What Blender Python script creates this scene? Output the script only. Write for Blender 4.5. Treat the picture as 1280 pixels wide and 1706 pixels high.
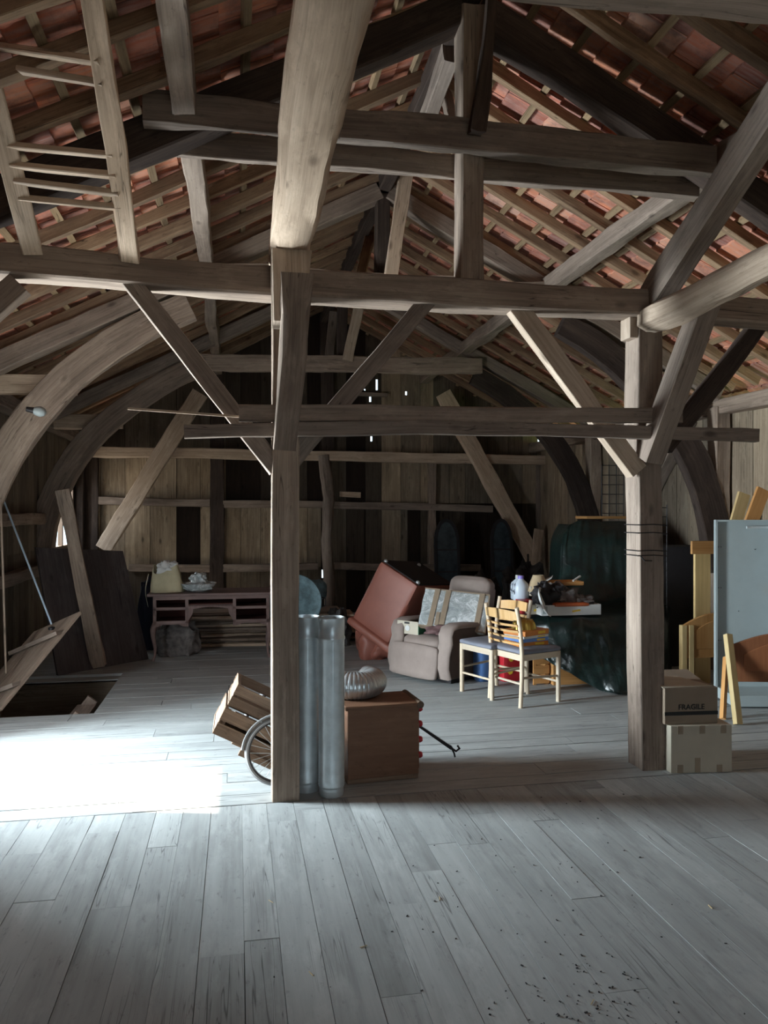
import bpy, math, random
from mathutils import Vector, Matrix, noise, Euler
R = math.radians
for o in list(bpy.data.objects): bpy.data.objects.remove(o)
SC = bpy.context.scene
COL = SC.collection
# ------------------------------------------------------------------ camera, world, sun, daylight, exposure
F, CX, CY, TH, H = 1282.0, 640.0, 853.0, R(10.8), 1.6
CT, ST = math.cos(TH), math.sin(TH)
cam = bpy.data.cameras.new('camera'); cam_o = bpy.data.objects.new('camera', cam); COL.objects.link(cam_o)
cam_o.location = (0, 0, H); cam_o.rotation_euler = (R(90), 0, -TH)
cam.sensor_width = 36; cam.lens = F / 1706 * 36; cam.clip_start = .05
SC.camera = cam_o
SC.view_settings.view_transform = 'Standard'; SC.view_settings.look = 'None'
SC.view_settings.gamma = 1; SC.view_settings.use_curve_mapping = False
SC.view_settings.exposure = 0.12
W = bpy.data.worlds.new('world'); SC.world = W; W.use_nodes = True
W.node_tree.nodes['Background'].inputs[0].default_value = (.72, .9, 1, 1)
W.node_tree.nodes['Background'].inputs[1].default_value = 2.2
SUN_DIR = Vector((1, -.24, -.89)).normalized()
sl = bpy.data.lights.new('sun', 'SUN'); sl.energy = 26; sl.angle = R(.8); sl.color = (1, .88, .72)
so = bpy.data.objects.new('sun', sl); COL.objects.link(so); so.rotation_euler = SUN_DIR.to_track_quat('-Z', 'Y').to_euler()
so.location = (-6, 5, 6)
def area(name, loc, direction, sx, sy, e, col):
    l = bpy.data.lights.new(name, 'AREA'); l.shape = 'RECTANGLE'; l.size = sx; l.size_y = sy; l.energy = e; l.color = col
    o = bpy.data.objects.new(name, l); COL.objects.link(o); o.location = loc
    o.rotation_euler = Vector(direction).to_track_quat('-Z', 'Y').to_euler(); return o
# daylight entering by the doorway in the left wall, by the small window; last lamp is added fill behind the camera
area('door_daylight', (-3.5, 5.2, 1.45), (1, -.12, -.08), 1.25, 2.3, 1150, (.8, .93, 1))
area('doorway_skylight', (-2.52, 5.1, 1.05), (1, .25, .1), .72, 1.9, 85, (.9, .96, 1))
area('small_window_daylight', (-2.6, 11.1, 1.6), (1, -.35, 0), 1.3, .8, 14, (.95, .97, 1))
area('rear_fill_light', (.9, -3.1, 1.5), (0, 1, .05), 2.4, 2.2, 7, (.8, .92, 1))

# ------------------------------------------------------------------ helpers
def P(px, py, v=None, u=None, z=None, d=None):
    xc = (px - CX) / F; zc = (CY - py) / F
    D = Vector((xc * CT + ST, CT - xc * ST, zc))
    if v is not None: t = v / D.y
    elif u is not None: t = u / D.x
    elif z is not None: t = (z - H) / D.z
    else: t = d
    return Vector((D.x * t, D.y * t, H + D.z * t))
def proj(p):
    xc = p[0] * CT - p[1] * ST; d = p[1] * CT + p[0] * ST
    return CX + F * xc / d, CY - F * (p[2] - H) / d
def tag(o, label=None, cat=None, group=None, kind=None):
    if label: o['label'] = label
    if cat: o['category'] = cat
    if group: o['group'] = group
    if kind: o['kind'] = kind
    return o
def thing(name, label, cat, loc, rz=0, group=None):
    o = bpy.data.objects.new(name, None); COL.objects.link(o); o.empty_display_size = .1
    o.location = loc; o.rotation_euler = (0, 0, rz); return tag(o, label, cat, group)
class MB:
    def __init__(s): s.v = []; s.f = []; s.uv = []; s.t = []
    def face(s, idx, uv, tone=.5): s.f.append(idx); s.uv.append(uv); s.t.append(tone)
    def box(s, c, size, rot=None, tone=.5, uoff=None):
        c = Vector(c); a, b, d = [x / 2 for x in size]; m = rot if rot else Matrix.Identity(3)
        n = len(s.v)
        P8 = [Vector((x, y, z)) for x in (-a, a) for y in (-b, b) for z in (-d, d)]
        s.v += [c + m @ p for p in P8]
        L = [2 * a, 2 * b, 2 * d]; la = L.index(max(L))
        o = uoff if uoff is not None else random.random() * 20
        for q, ax in (((0, 1, 3, 2), 0), ((4, 6, 7, 5), 0), ((0, 4, 5, 1), 1), ((2, 3, 7, 6), 1), ((0, 2, 6, 4), 2), ((1, 5, 7, 3), 2)):
            oth = [k for k in range(3) if k != ax]
            if la in oth: oth = [la] + [k for k in oth if k != la]
            s.face([n + k for k in q], [(P8[k][oth[0]] + o, P8[k][oth[1]] + o * 1.7 + ax) for k in q], tone)
        return s
    def hexa(s, pts, tone=.5):      # 8 corners: bottom 4 ccw, top 4 ccw
        n = len(s.v); s.v += [Vector(p) for p in pts]; o = random.random() * 20
        for q in ((3, 2, 1, 0), (4, 5, 6, 7), (0, 1, 5, 4), (1, 2, 6, 5), (2, 3, 7, 6), (3, 0, 4, 7)):
            p = [Vector(pts[k]) for k in q]; e = (p[1] - p[0]); e2 = (p[3] - p[0])
            if e.length < e2.length: e, e2 = e2, e
            e = e.normalized() if e.length > 1e-6 else Vector((1, 0, 0)); nn = (p[1] - p[0]).cross(p[3] - p[0]); 
            w = nn.cross(e); w = w.normalized() if w.length > 1e-9 else Vector((0, 0, 1))
            s.face([n + k for k in q], [(x.dot(e) + o, x.dot(w) + o) for x in p], tone)
        return s
    def sweep(s, pts, w, h, up=(0, 0, 1), ch=.15, wob=.0, seed=0, tone=.5, scale=None, roll=0, round_=False, fine=False):
        pts = [Vector(p) for p in pts]; nP = len(pts); rnd = random.Random(seed)
        if round_:
            sec = [(math.cos(a) * .5, math.sin(a) * .5) for a in [i * math.tau / 12 for i in range(12)]]
        else:
            c = ch; k = .5 - c * .5; cw = c * .5 * h / max(w, 1e-6) if w > h else c * .5; chh = c * .5 * w / max(h, 1e-6) if h > w else c * .5
            kx = .5 - min(cw, .5); kz = .5 - min(chh, .5)
            sec = [(kx, -.5), (.5, -kz)] + ([(.5, 0)] if fine else []) + [(.5, kz), (kx, .5)] + ([(0, .5)] if fine else []) + [(-kx, .5), (-.5, kz)] + ([(-.5, 0)] if fine else []) + [(-.5, -kz), (-kx, -.5)] + ([(0, -.5)] if fine else [])
        m = len(sec); n0 = len(s.v); up = Vector(up); dist = 0; o = rnd.random() * 30
        per = [0]
        for i in range(m):
            a, b = sec[i], sec[(i + 1) % m]; per.append(per[-1] + math.hypot((a[0] - b[0]) * w, (a[1] - b[1]) * h))
        ds = []
        for i, p in enumerate(pts):
            if i: dist += (p - pts[i - 1]).length
            ds.append(dist)
            T = (pts[min(i + 1, nP - 1)] - pts[max(i - 1, 0)]).normalized()
            X = T.cross(up)
            if X.length < 1e-4: X = T.cross(Vector((0, 1, 0)))
            X.normalize(); Z = X.cross(T).normalized()
            if roll: q = Matrix.Rotation(roll, 3, T); X = q @ X; Z = q @ Z
            sc = scale[i] if scale else 1
            for (a, b) in sec:
                q = X * a * w * sc + Z * b * h * sc
                if wob:
                    nn = noise.noise(Vector((dist * 1.6 + seed * 3.1, a * 1.6 + seed, b * 1.6))) + .5 * noise.noise(Vector((dist * 5 + seed, a * 3, b * 3 + seed)))
                    q = q * (1 + wob * nn / max(.05, min(w, h)) * 1.6) + X * wob * noise.noise(Vector((dist * .9 + seed, 5, 1))) + Z * wob * noise.noise(Vector((dist * .9, seed, 9)))
                s.v.append(p + q)
        for i in range(nP - 1):
            for j in range(m):
                a = n0 + i * m + j; b = n0 + i * m + (j + 1) % m
                s.face([a, b, b + m, a + m], [(ds[i] + o, per[j] + o), (ds[i] + o, per[j + 1] + o), (ds[i + 1] + o, per[j + 1] + o), (ds[i + 1] + o, per[j] + o)], tone)
        for i, fl in ((0, True), (nP - 1, False)):
            idx = [n0 + i * m + j for j in range(m)]; uv = [(sec[j][0] * w * .2 + o, sec[j][1] * h + o) for j in range(m)]
            if fl: idx.reverse(); uv.reverse()
            s.face(idx, uv, tone)
        return s
    def tube(s, pts, r, n=10, tone=.5):
        return s.sweep(pts, 2 * r, 2 * r, up=(0.013, .021, 1), round_=True, tone=tone)
    def lathe(s, prof, c=(0, 0, 0), n=32, rot=None, tone=.5, wave=None):
        c = Vector(c); m = rot or Matrix.Identity(3); n0 = len(s.v)
        for k, (r, z) in enumerate(prof):
            for i in range(n):
                a = math.tau * i / n; rr = r * (1 + (wave(a, z) if wave else 0))
                s.v.append(c + m @ Vector((rr * math.cos(a), rr * math.sin(a), z)))
        for k in range(len(prof) - 1):
            for i in range(n):
                j = (i + 1) % n
                s.face([n0 + k * n + i, n0 + k * n + j, n0 + (k + 1) * n + j, n0 + (k + 1) * n + i],
                       [(i / n, prof[k][1]), ((i + 1) / n, prof[k][1]), ((i + 1) / n, prof[k + 1][1]), (i / n, prof[k + 1][1])], tone)
        return s
    def grid(s, fn, nu, nv, tone=.5, flip=False):
        n0 = len(s.v)
        for i in range(nu + 1):
            for j in range(nv + 1): s.v.append(Vector(fn(i / nu, j / nv)))
        for i in range(nu):
            for j in range(nv):
                a = n0 + i * (nv + 1) + j; q = [a, a + nv + 1, a + nv + 2, a + 1]; uv = [(i / nu, j / nv), ((i + 1) / nu, j / nv), ((i + 1) / nu, (j + 1) / nv), (i / nu, (j + 1) / nv)]
                if flip: q.reverse(); uv.reverse()
                s.face(q, uv, tone)
        return s
    def rbox(s, c, size, r=.04, n=6, bulge=0, rot=None, tone=.5, crease=0, seed=0):
        c = Vector(c); m = rot or Matrix.Identity(3); hx = [x / 2 for x in size]; r = min([r] + hx)
        for ax in range(3):
            for sg in (-1, 1):
                o = [k for k in range(3) if k != ax]
                def fn(a, b):
                    q = [0, 0, 0]; q[ax] = sg
                    def rs(t): t = t * 2 - 1; return math.copysign(abs(t) ** .8, t)
                    q[o[0]] = rs(a); q[o[1]] = rs(b)
                    p = Vector([q[k] * hx[k] for k in range(3)])
                    inn = Vector([max(-(hx[k] - r), min(hx[k] - r, p[k])) for k in range(3)])
                    dd = p - inn
                    if dd.length > 1e-9: dd = dd.normalized() * r
                    p = inn + dd
                    if bulge:
                        g = (1 - q[o[0]] ** 2) * (1 - q[o[1]] ** 2); p[ax] += sg * bulge * g
                    if crease: p += p.normalized() * crease * noise.noise(p * 9 + Vector((seed, 0, 0)))
                    return c + m @ p
                s.grid(fn, n, n, tone, flip=(sg > 0) == (ax == 1))
        return s
    def prism(s, poly, depth, M, tone=.5):     # poly in local xy, extruded along local z, M 4x4
        n0 = len(s.v); k = len(poly); o = random.random() * 10
        for z in (0, depth):
            for (x, y) in poly: s.v.append((M @ Vector((x, y, z, 1))).to_3d())
        s.face([n0 + i for i in range(k)][::-1], [(poly[i][1] + o, poly[i][0] + o) for i in range(k)][::-1], tone)
        s.face([n0 + k + i for i in range(k)], [(poly[i][1] + o, poly[i][0] + o) for i in range(k)], tone)
        per = 0
        for i in range(k):
            j = (i + 1) % k; l = math.dist(poly[i], poly[j])
            s.face([n0 + i, n0 + j, n0 + k + j, n0 + k + i], [(per, 0), (per + l, 0), (per + l, depth), (per, depth)], tone); per += l
        return s
    def build(s, name, mat, parent=None, origin=None, smooth=False, bevel=0, sub=0, weld=False, sharp=50):
        me = bpy.data.meshes.new(name); o = bpy.data.objects.new(name, me)
        og = Vector(origin) if origin is not None else (Vector((0, 0, 0)) if parent else (sum(s.v, Vector()) / len(s.v)))
        me.from_pydata([tuple(v - og) for v in s.v], [], s.f)
        me.uv_layers.new(name='UVMap'); me.color_attributes.new('tone', 'FLOAT_COLOR', 'CORNER')
        uvl = me.uv_layers['UVMap']; ca = me.color_attributes['tone']
        i = 0
        for f, uv, t in zip(s.f, s.uv, s.t):
            for k in range(len(f)):
                uvl.data[i].uv = uv[k]
                ca.data[i].color = (t, t, t, 1) if not isinstance(t, tuple) else (*t, 1); i += 1
        if weld or smooth:
            import bmesh
            bm = bmesh.new(); bm.from_mesh(me); bmesh.ops.remove_doubles(bm, verts=bm.verts, dist=.0004)
            bmesh.ops.recalc_face_normals(bm, faces=bm.faces); bm.to_mesh(me); bm.free()
        me.materials.append(mat); COL.objects.link(o)
        if parent: o.parent = parent; o.location = og
        else: o.location = og
        if smooth:
            me.polygons.foreach_set('use_smooth', [True] * len(me.polygons))
            try: me.set_sharp_from_angle(angle=R(sharp))
            except Exception: pass
        if bevel:
            b = o.modifiers.new('bevel', 'BEVEL'); b.width = bevel; b.segments = 2; b.limit_method = 'ANGLE'
        if sub:
            b = o.modifiers.new('sub', 'SUBSURF'); b.levels = sub; b.render_levels = sub
        return o
def copy_tree(o, parent=None):
    c = o.copy(); COL.objects.link(c); c.parent = parent
    for ch in list(o.children): copy_tree(ch, c)
    return c

# ------------------------------------------------------------------ materials
def nt(name):
    m = bpy.data.materials.new(name); m.use_nodes = True; t = m.node_tree; b = t.nodes['Principled BSDF']; return m, t, b
def ramp(t, fac, stops):
    r = t.nodes.new('ShaderNodeValToRGB'); e = r.color_ramp.elements
    while len(e) < len(stops): e.new(.5)
    for k, (p, c) in enumerate(stops): e[k].position = p; e[k].color = (*c, 1)
    t.links.new(fac, r.inputs[0]); return r.outputs[0]
def mixc(t, fac, a, b, mode='MIX'):
    m = t.nodes.new('ShaderNodeMix'); m.data_type = 'RGBA'; m.blend_type = mode
    for sck, val in ((m.inputs[0], fac), (m.inputs[6], a), (m.inputs[7], b)):
        if hasattr(val, 'is_output'): t.links.new(val, sck)
        elif isinstance(val, tuple): sck.default_value = (*val, 1)
        else: sck.default_value = val
    return m.outputs[2]
def mathn(t, op, a, b=None):
    m = t.nodes.new('ShaderNodeMath'); m.operation = op
    for i, x in enumerate((a, b)):
        if x is None: continue
        if hasattr(x, 'is_output'): t.links.new(x, m.inputs[i])
        else: m.inputs[i].default_value = x
    return m.outputs[0]
def noi(t, vec, scale, detail=4, rough=.6, dist=0):
    n = t.nodes.new('ShaderNodeTexNoise'); n.inputs['Scale'].default_value = scale; n.inputs['Detail'].default_value = detail
    n.inputs['Roughness'].default_value = rough; n.inputs['Distortion'].default_value = dist
    if vec is not None: t.links.new(vec, n.inputs['Vector'])
    return n.outputs[0]
def mapv(t, vec, sc, loc=None):
    m = t.nodes.new('ShaderNodeMapping'); m.inputs['Scale'].default_value = sc
    t.links.new(vec, m.inputs['Vector'])
    if loc is not None: t.links.new(loc, m.inputs['Location'])
    return m.outputs[0]
def wood(name, dark, mid, light, rough=.85, grain=1.0, bump=.35, tone_dark=None, tone_light=None, knots=True, spots=True):
    m, t, b = nt(name)
    tc = t.nodes.new('ShaderNodeTexCoord'); oi = t.nodes.new('ShaderNodeObjectInfo')
    mul = mathn(t, 'MULTIPLY', oi.outputs['Random'], 37.0)
    cb = t.nodes.new('ShaderNodeCombineXYZ'); t.links.new(mul, cb.inputs[0]); t.links.new(mul, cb.inputs[1])
    uv = tc.outputs['UV']
    g = noi(t, mapv(t, uv, (1.2, 45 * grain, 1), cb.outputs[0]), 1.0, 5, .65, .6)
    g2 = noi(t, mapv(t, uv, (2.5, 160 * grain, 1), cb.outputs[0]), 1.0, 3, .6)
    big = noi(t, mapv(t, uv, (1.1, 5, 1), cb.outputs[0]), 1.0, 4, .6)
    gg = mathn(t, 'ADD', mathn(t, 'MULTIPLY', g, .36), mathn(t, 'ADD', mathn(t, 'MULTIPLY', big, .46), mathn(t, 'MULTIPLY', g2, .18)))
    col = ramp(t, gg, [(.33, dark), (.5, mid), (.68, light)])
    if spots:   # worm holes, dirt, mud streaks with a shape of their own
        sp = noi(t, mapv(t, uv, (14, 30, 1), cb.outputs[0]), 1.0, 6, .75)
        col = mixc(t, ramp(t, sp, [(.58, (0, 0, 0)), (.72, (.55, .55, .55))]), col, tuple(x * .35 for x in dark))
        # pale dust blotches
        du = noi(t, mapv(t, uv, (2.3, 7, 1), cb.outputs[0]), 1.3, 5, .7)
        col = mixc(t, ramp(t, du, [(.52, (0, 0, 0)), (.7, (.35, .35, .35))]), col, tuple(x * 1.35 for x in light))
    if spots:   # long drying cracks along the grain, knots
        ck = noi(t, mapv(t, uv, (.9, 26, 1), cb.outputs[0]), 1.0, 2, .5, .9)
        d_ = mathn(t, 'ABSOLUTE', mathn(t, 'SUBTRACT', ck, .5))
        msk = ramp(t, noi(t, mapv(t, uv, (1.3, 3, 1), cb.outputs[0]), 1.0, 2), [(.5, (0, 0, 0)), (.62, (.8, .8, .8))])
        line = ramp(t, d_, [(0, (1, 1, 1)), (.016, (0, 0, 0))])
        col = mixc(t, mixc(t, 1.0, line, msk, 'MULTIPLY'), col, tuple(x * .3 for x in dark))
    if spots and knots:
        vo = t.nodes.new('ShaderNodeTexVoronoi'); vo.inputs['Scale'].default_value = 1.0
        t.links.new(mapv(t, uv, (2.2, 5, 1), cb.outputs[0]), vo.inputs['Vector'])
        col = mixc(t, ramp(t, vo.outputs['Distance'], [(.05, (.75, .75, .75)), (.13, (0, 0, 0))]), col, tuple(x * .6 for x in dark))
    if tone_dark:
        at = t.nodes.new('ShaderNodeAttribute'); at.attribute_name = 'tone'
        tn = ramp(t, at.outputs['Fac'], [(0, tone_dark), (.5, (1, 1, 1)), (1, tone_light)])
        col = mixc(t, 1.0, col, tn, 'MULTIPLY')
    else:
        rr = ramp(t, oi.outputs['Random'], [(0, (.8, .8, .82)), (1, (1.15, 1.1, 1.05))])
        col = mixc(t, 1.0, col, rr, 'MULTIPLY')
    t.links.new(col, b.inputs['Base Color']); b.inputs['Roughness'].default_value = rough
    b.inputs['Specular IOR Level'].default_value = .25
    bp = t.nodes.new('ShaderNodeBump'); bp.inputs['Strength'].default_value = bump; bp.inputs['Distance'].default_value = .01
    t.links.new(gg, bp.inputs['Height']); t.links.new(bp.outputs[0], b.inputs['Normal'])
    return m
def plain(name, c, rough=.6, metal=0, bump=0, bscale=40, var=.15, vscale=6, coat=0, spec=.5, trans=0, c2=None):
    m, t, b = nt(name); tc = t.nodes.new('ShaderNodeTexCoord')
    n = noi(t, tc.outputs['Object'], vscale, 5, .6)
    col = ramp(t, n, [(.3, tuple(x * (1 - var) for x in c)), (.7, c2 if c2 else tuple(min(1, x * (1 + var)) for x in c))])
    t.links.new(col, b.inputs['Base Color']); b.inputs['Roughness'].default_value = rough; b.inputs['Metallic'].default_value = metal
    b.inputs['Coat Weight'].default_value = coat; b.inputs['Specular IOR Level'].default_value = spec
    if trans: b.inputs['Transmission Weight'].default_value = trans
    if bump:
        n2 = noi(t, tc.outputs['Object'], bscale, 5, .7)
        bp = t.nodes.new('ShaderNodeBump'); bp.inputs['Strength'].default_value = bump; bp.inputs['Distance'].default_value = .01
        t.links.new(n2, bp.inputs['Height']); t.links.new(bp.outputs[0], b.inputs['Normal'])
    return m
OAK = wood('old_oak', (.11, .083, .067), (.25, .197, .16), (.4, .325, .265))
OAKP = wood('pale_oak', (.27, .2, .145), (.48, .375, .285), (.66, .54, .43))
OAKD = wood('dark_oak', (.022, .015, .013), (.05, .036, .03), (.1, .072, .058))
RAFT = wood('rafter_wood', (.1, .062, .04), (.25, .165, .105), (.42, .3, .19))
BATT = wood('batten_wood', (.13, .085, .05), (.28, .2, .12), (.42, .31, .19))
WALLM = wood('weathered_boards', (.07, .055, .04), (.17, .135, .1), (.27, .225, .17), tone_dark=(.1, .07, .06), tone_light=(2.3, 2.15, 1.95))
FLOORM = wood('dusty_floorboards', (.24, .25, .25), (.35, .37, .37), (.42, .44, .44), rough=.6, grain=.35, bump=.12, tone_dark=(.88, .88, .88), tone_light=(1.1, 1.1, 1.1), knots=False)
PINE = wood('pine', (.35, .16, .05), (.52, .27, .1), (.62, .36, .15), rough=.45, spots=False, bump=.1)
PINEL = wood('pale_pine', (.45, .32, .14), (.6, .45, .22), (.7, .55, .3), rough=.5, spots=False, bump=.1)
BEECH = wood('beech', (.42, .25, .1), (.55, .35, .16), (.64, .44, .23), rough=.4, spots=False, bump=.05)
BEECHW = wood('whitewashed_beech', (.46, .37, .27), (.56, .47, .36), (.64, .56, .44), rough=.45, spots=False, bump=.05)
VENEER = wood('brown_veneer', (.17, .085, .05), (.23, .12, .07), (.28, .155, .095), rough=.5, bump=.05, grain=.4)
DESKW = wood('mauve_wood', (.13, .085, .08), (.2, .14, .13), (.28, .21, .2), rough=.6, bump=.1)
CRATE = wood('crate_wood', (.08, .055, .04), (.18, .125, .09), (.34, .25, .18))
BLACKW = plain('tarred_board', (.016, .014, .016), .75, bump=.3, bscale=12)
GALV = plain('galvanised_steel', (.6, .65, .67), .36, .55, bump=.05, var=.18, vscale=9)
GALVD = plain('duct_steel', (.5, .52, .53), .3, .75, var=.2)
TUBM = plain('blue_green_enamel', (.12, .2, .23), .5, .3, var=.45, vscale=14)
LEATH = plain('rust_leather', (.34, .12, .085), .45, bump=.12, bscale=70, var=.12, vscale=4)
BLKF = plain('black_lining', (.02, .019, .02), .9)
VELV = plain('taupe_velour', (.27, .215, .19), .9, bump=.1, bscale=120, var=.12)
VELVD = plain('dark_brown_fabric', (.085, .06, .05), .95, bump=.1, bscale=120, var=.15)
SEATF = plain('grey_seat_cloth', (.17, .18, .22), .9, bump=.15, bscale=200)
RED = plain('red_plastic', (.45, .02, .03), .35)
WHITE = plain('white_laminate', (.32, .365, .37), .5, var=.05)
WHITEP = plain('white_card', (.62, .63, .62), .8, var=.06)
CARD = plain('cardboard', (.26, .2, .145), .85, var=.1)
CARDL = plain('pale_cardboard', (.5, .45, .36), .85, var=.08)
TAPE = plain('brown_tape', (.32, .25, .18), .35)
BLACK = plain('black_print', (.012, .012, .012), .6)
DARKM = plain('dark_iron', (.03, .028, .03), .5, .6)
RUBB = plain('grey_rubber', (.2, .2, .2), .8)
CANVAS = plain('cream_canvas', (.5, .45, .3), .9, bump=.25, bscale=25, var=.12)
BLUEM = plain('blue_jeans_cloth', (.06, .13, .3), .9)
JUG = plain('translucent_jug', (.55, .62, .7), .35, var=.06)
LILAC = plain('lilac_cap', (.25, .2, .6), .4)
SHADE = plain('lamp_shade_cloth', (.42, .32, .2), .9)
YEL = plain('yellow_print', (.75, .5, .04), .6)
GREEN = plain('green_print', (.02, .13, .06), .6)
ORNG = plain('orange_print', (.6, .2, .03), .5)
SKYB = plain('blue_print', (.12, .25, .6), .5)
GOLD = plain('gold_tin', (.45, .3, .07), .3, .9)
POLEM = plain('pale_blue_metal', (.45, .58, .72), .4, .3)
GREYC = plain('ash_grey_clutter', (.13, .115, .11), .8, var=.5, vscale=18)
ORANGEP = plain('terracotta_plastic', (.45, .1, .03), .5)
INNER = plain('cabinet_red_inside', (.14, .045, .035), .8)
PANE = plain('old_window_glass', (.045, .06, .07), .25, var=.4)
def bubble():
    m, t, b = nt('plastic_film'); tc = t.nodes.new('ShaderNodeTexCoord')
    n = noi(t, tc.outputs['Object'], 9, 7, .75, 1.4)
    col = ramp(t, n, [(.35, (.3, .34, .35)), (.5, (.48, .53, .54)), (.6, (.8, .84, .85))])
    t.links.new(col, b.inputs['Base Color']); b.inputs['Roughness'].default_value = .18; b.inputs['Coat Weight'].default_value = .8
    bp = t.nodes.new('ShaderNodeBump'); bp.inputs['Strength'].default_value = .9; bp.inputs['Distance'].default_value = .02
    t.links.new(n, bp.inputs['Height']); t.links.new(bp.outputs[0], b.inputs['Normal']); return m
FILM = bubble()
def tarpm():
    m, t, b = nt('green_tarpaulin'); tc = t.nodes.new('ShaderNodeTexCoord')
    n = noi(t, tc.outputs['Object'], 3.5, 7, .7, .8)
    col = ramp(t, n, [(.35, (.005, .01, .01)), (.6, (.01, .026, .023)), (.8, (.035, .056, .05))])
    t.links.new(col, b.inputs['Base Color']); b.inputs['Roughness'].default_value = .32
    n2 = noi(t, tc.outputs['Object'], 4.5, 4, .55, 1.2)
    bp = t.nodes.new('ShaderNodeBump'); bp.inputs['Strength'].default_value = .4; bp.inputs['Distance'].default_value = .04
    t.links.new(n2, bp.inputs['Height']); t.links.new(bp.outputs[0], b.inputs['Normal']); return m
TARP = tarpm()
def tilem():
    m, t, b = nt('clay_tiles'); at = t.nodes.new('ShaderNodeAttribute'); at.attribute_name = 'tone'
    tc = t.nodes.new('ShaderNodeTexCoord')
    base = ramp(t, at.outputs['Fac'], [(0, (.3, .1, .07)), (.35, (.55, .17, .1)), (.7, (.72, .27, .14)), (1, (.75, .42, .3))])
    n = noi(t, mapv(t, tc.outputs['UV'], (3, 30, 1)), 1, 6, .7)
    n2 = noi(t, tc.outputs['Object'], 5, 6, .7)
    col = mixc(t, ramp(t, n, [(.4, (0, 0, 0)), (.65, (.6, .6, .6))]), base, (.52, .38, .33))
    col = mixc(t, ramp(t, n2, [(.47, (0, 0, 0)), (.66, (.7, .7, .7))]), col, (.17, .09, .08))
    t.links.new(col, b.inputs['Base Color']); b.inputs['Roughness'].default_value = .85
    bp = t.nodes.new('ShaderNodeBump'); bp.inputs['Strength'].default_value = .4; bp.inputs['Distance'].default_value = .01
    t.links.new(n, bp.inputs['Height']); t.links.new(bp.outputs[0], b.inputs['Normal']); return m
TILES = tilem()

# ------------------------------------------------------------------ building geometry
UC, WL, WR, VF, VB = 1.34, -2.35, 4.93, -3.2, 12.15
SL = .52; CS = math.sqrt(1 + SL * SL)
ZT = 4.83                                    # underside of the tiles at the ridge
def z_tile(u): return ZT - SL * abs(u - UC)
RB, RR = .035, .085
ZR = ZT - (RB + RR) * CS                     # rafter underside at the ridge
def z_raft(u): return ZR - SL * abs(u - UC)
VA, VM, VN, VC = 4.36, 7.05, 9.85, 1.68      # trusses: A by the posts, middle, far, near camera

# floor --------------------------------------------------------------------------
HATCH = (-2.2, -1.12, 6.55, 7.85)            # u0,u1,v0,v1
random.seed(3)
fb = MB(); u = WL
while u < WR:                                # boards running away from the camera
    w = random.uniform(.13, .165); v = VF - random.random() * 2
    while v < 4.27:
        L = random.uniform(1.4, 3.4); a, b2 = max(v, VF), min(v + L, 4.27)
        if b2 > a + .01:
            fb.box(((u + w / 2), (a + b2) / 2, -.0125 + random.uniform(-.0012, .0012)), (w - random.choice((.0012, .0015, .003)), b2 - a - .0015, .025), tone=random.random())
        v += L
    u += w
v = 4.275
while v < VB:                                # boards running across
    w = random.uniform(.15, .21); uu = WL - random.random() * 2
    while uu < WR:
        L = random.uniform(2, 4); a, b2 = max(uu, WL), min(uu + L, WR)
        if b2 > a + .01:
            segs = [(a, b2)]
            if v + w > HATCH[2] and v < HATCH[3]:
                segs = [s for s in ((a, min(b2, HATCH[0])), (max(a, HATCH[1]), b2)) if s[1] > s[0] + .01]
            for a, b2 in segs:
                fb.box(((a + b2) / 2, v + w / 2, -.0125 + random.uniform(-.0015, .0015)), (b2 - a - .003, w - random.choice((.004, .006, .009)), .025), tone=random.random() * .8 + .1)
        uu += L
    v += w
for (a, b2, c, d) in ((WL, WR, VF, HATCH[2]), (WL, WR, HATCH[3], VB), (WL, HATCH[0], HATCH[2], HATCH[3]), (HATCH[1], WR, HATCH[2], HATCH[3])):
    fb.box(((a + b2) / 2, (c + d) / 2, -.04), (b2 - a, d - c, .025), tone=0)
tag(fb.build('floor', FLOORM, origin=(0, 0, 0)), kind='structure')
# stairwell below the hatch
st = MB(); a, b2, c, d = HATCH
st.box(((a + b2) / 2, (c + d) / 2, -1.0), (b2 - a + .1, d - c + .1, .05), tone=.2)
for (x, y, sx, sy) in ((a - .02, (c + d) / 2, .04, d - c + .1), (b2 + .02, (c + d) / 2, .04, d - c + .1), ((a + b2) / 2, c - .02, b2 - a, .04), ((a + b2) / 2, d + .02, b2 - a, .04)):
    st.box((x, y, -.51), (sx, sy, .94), tone=.35)
tag(st.build('trim_1', WALLM), kind='structure')

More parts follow.
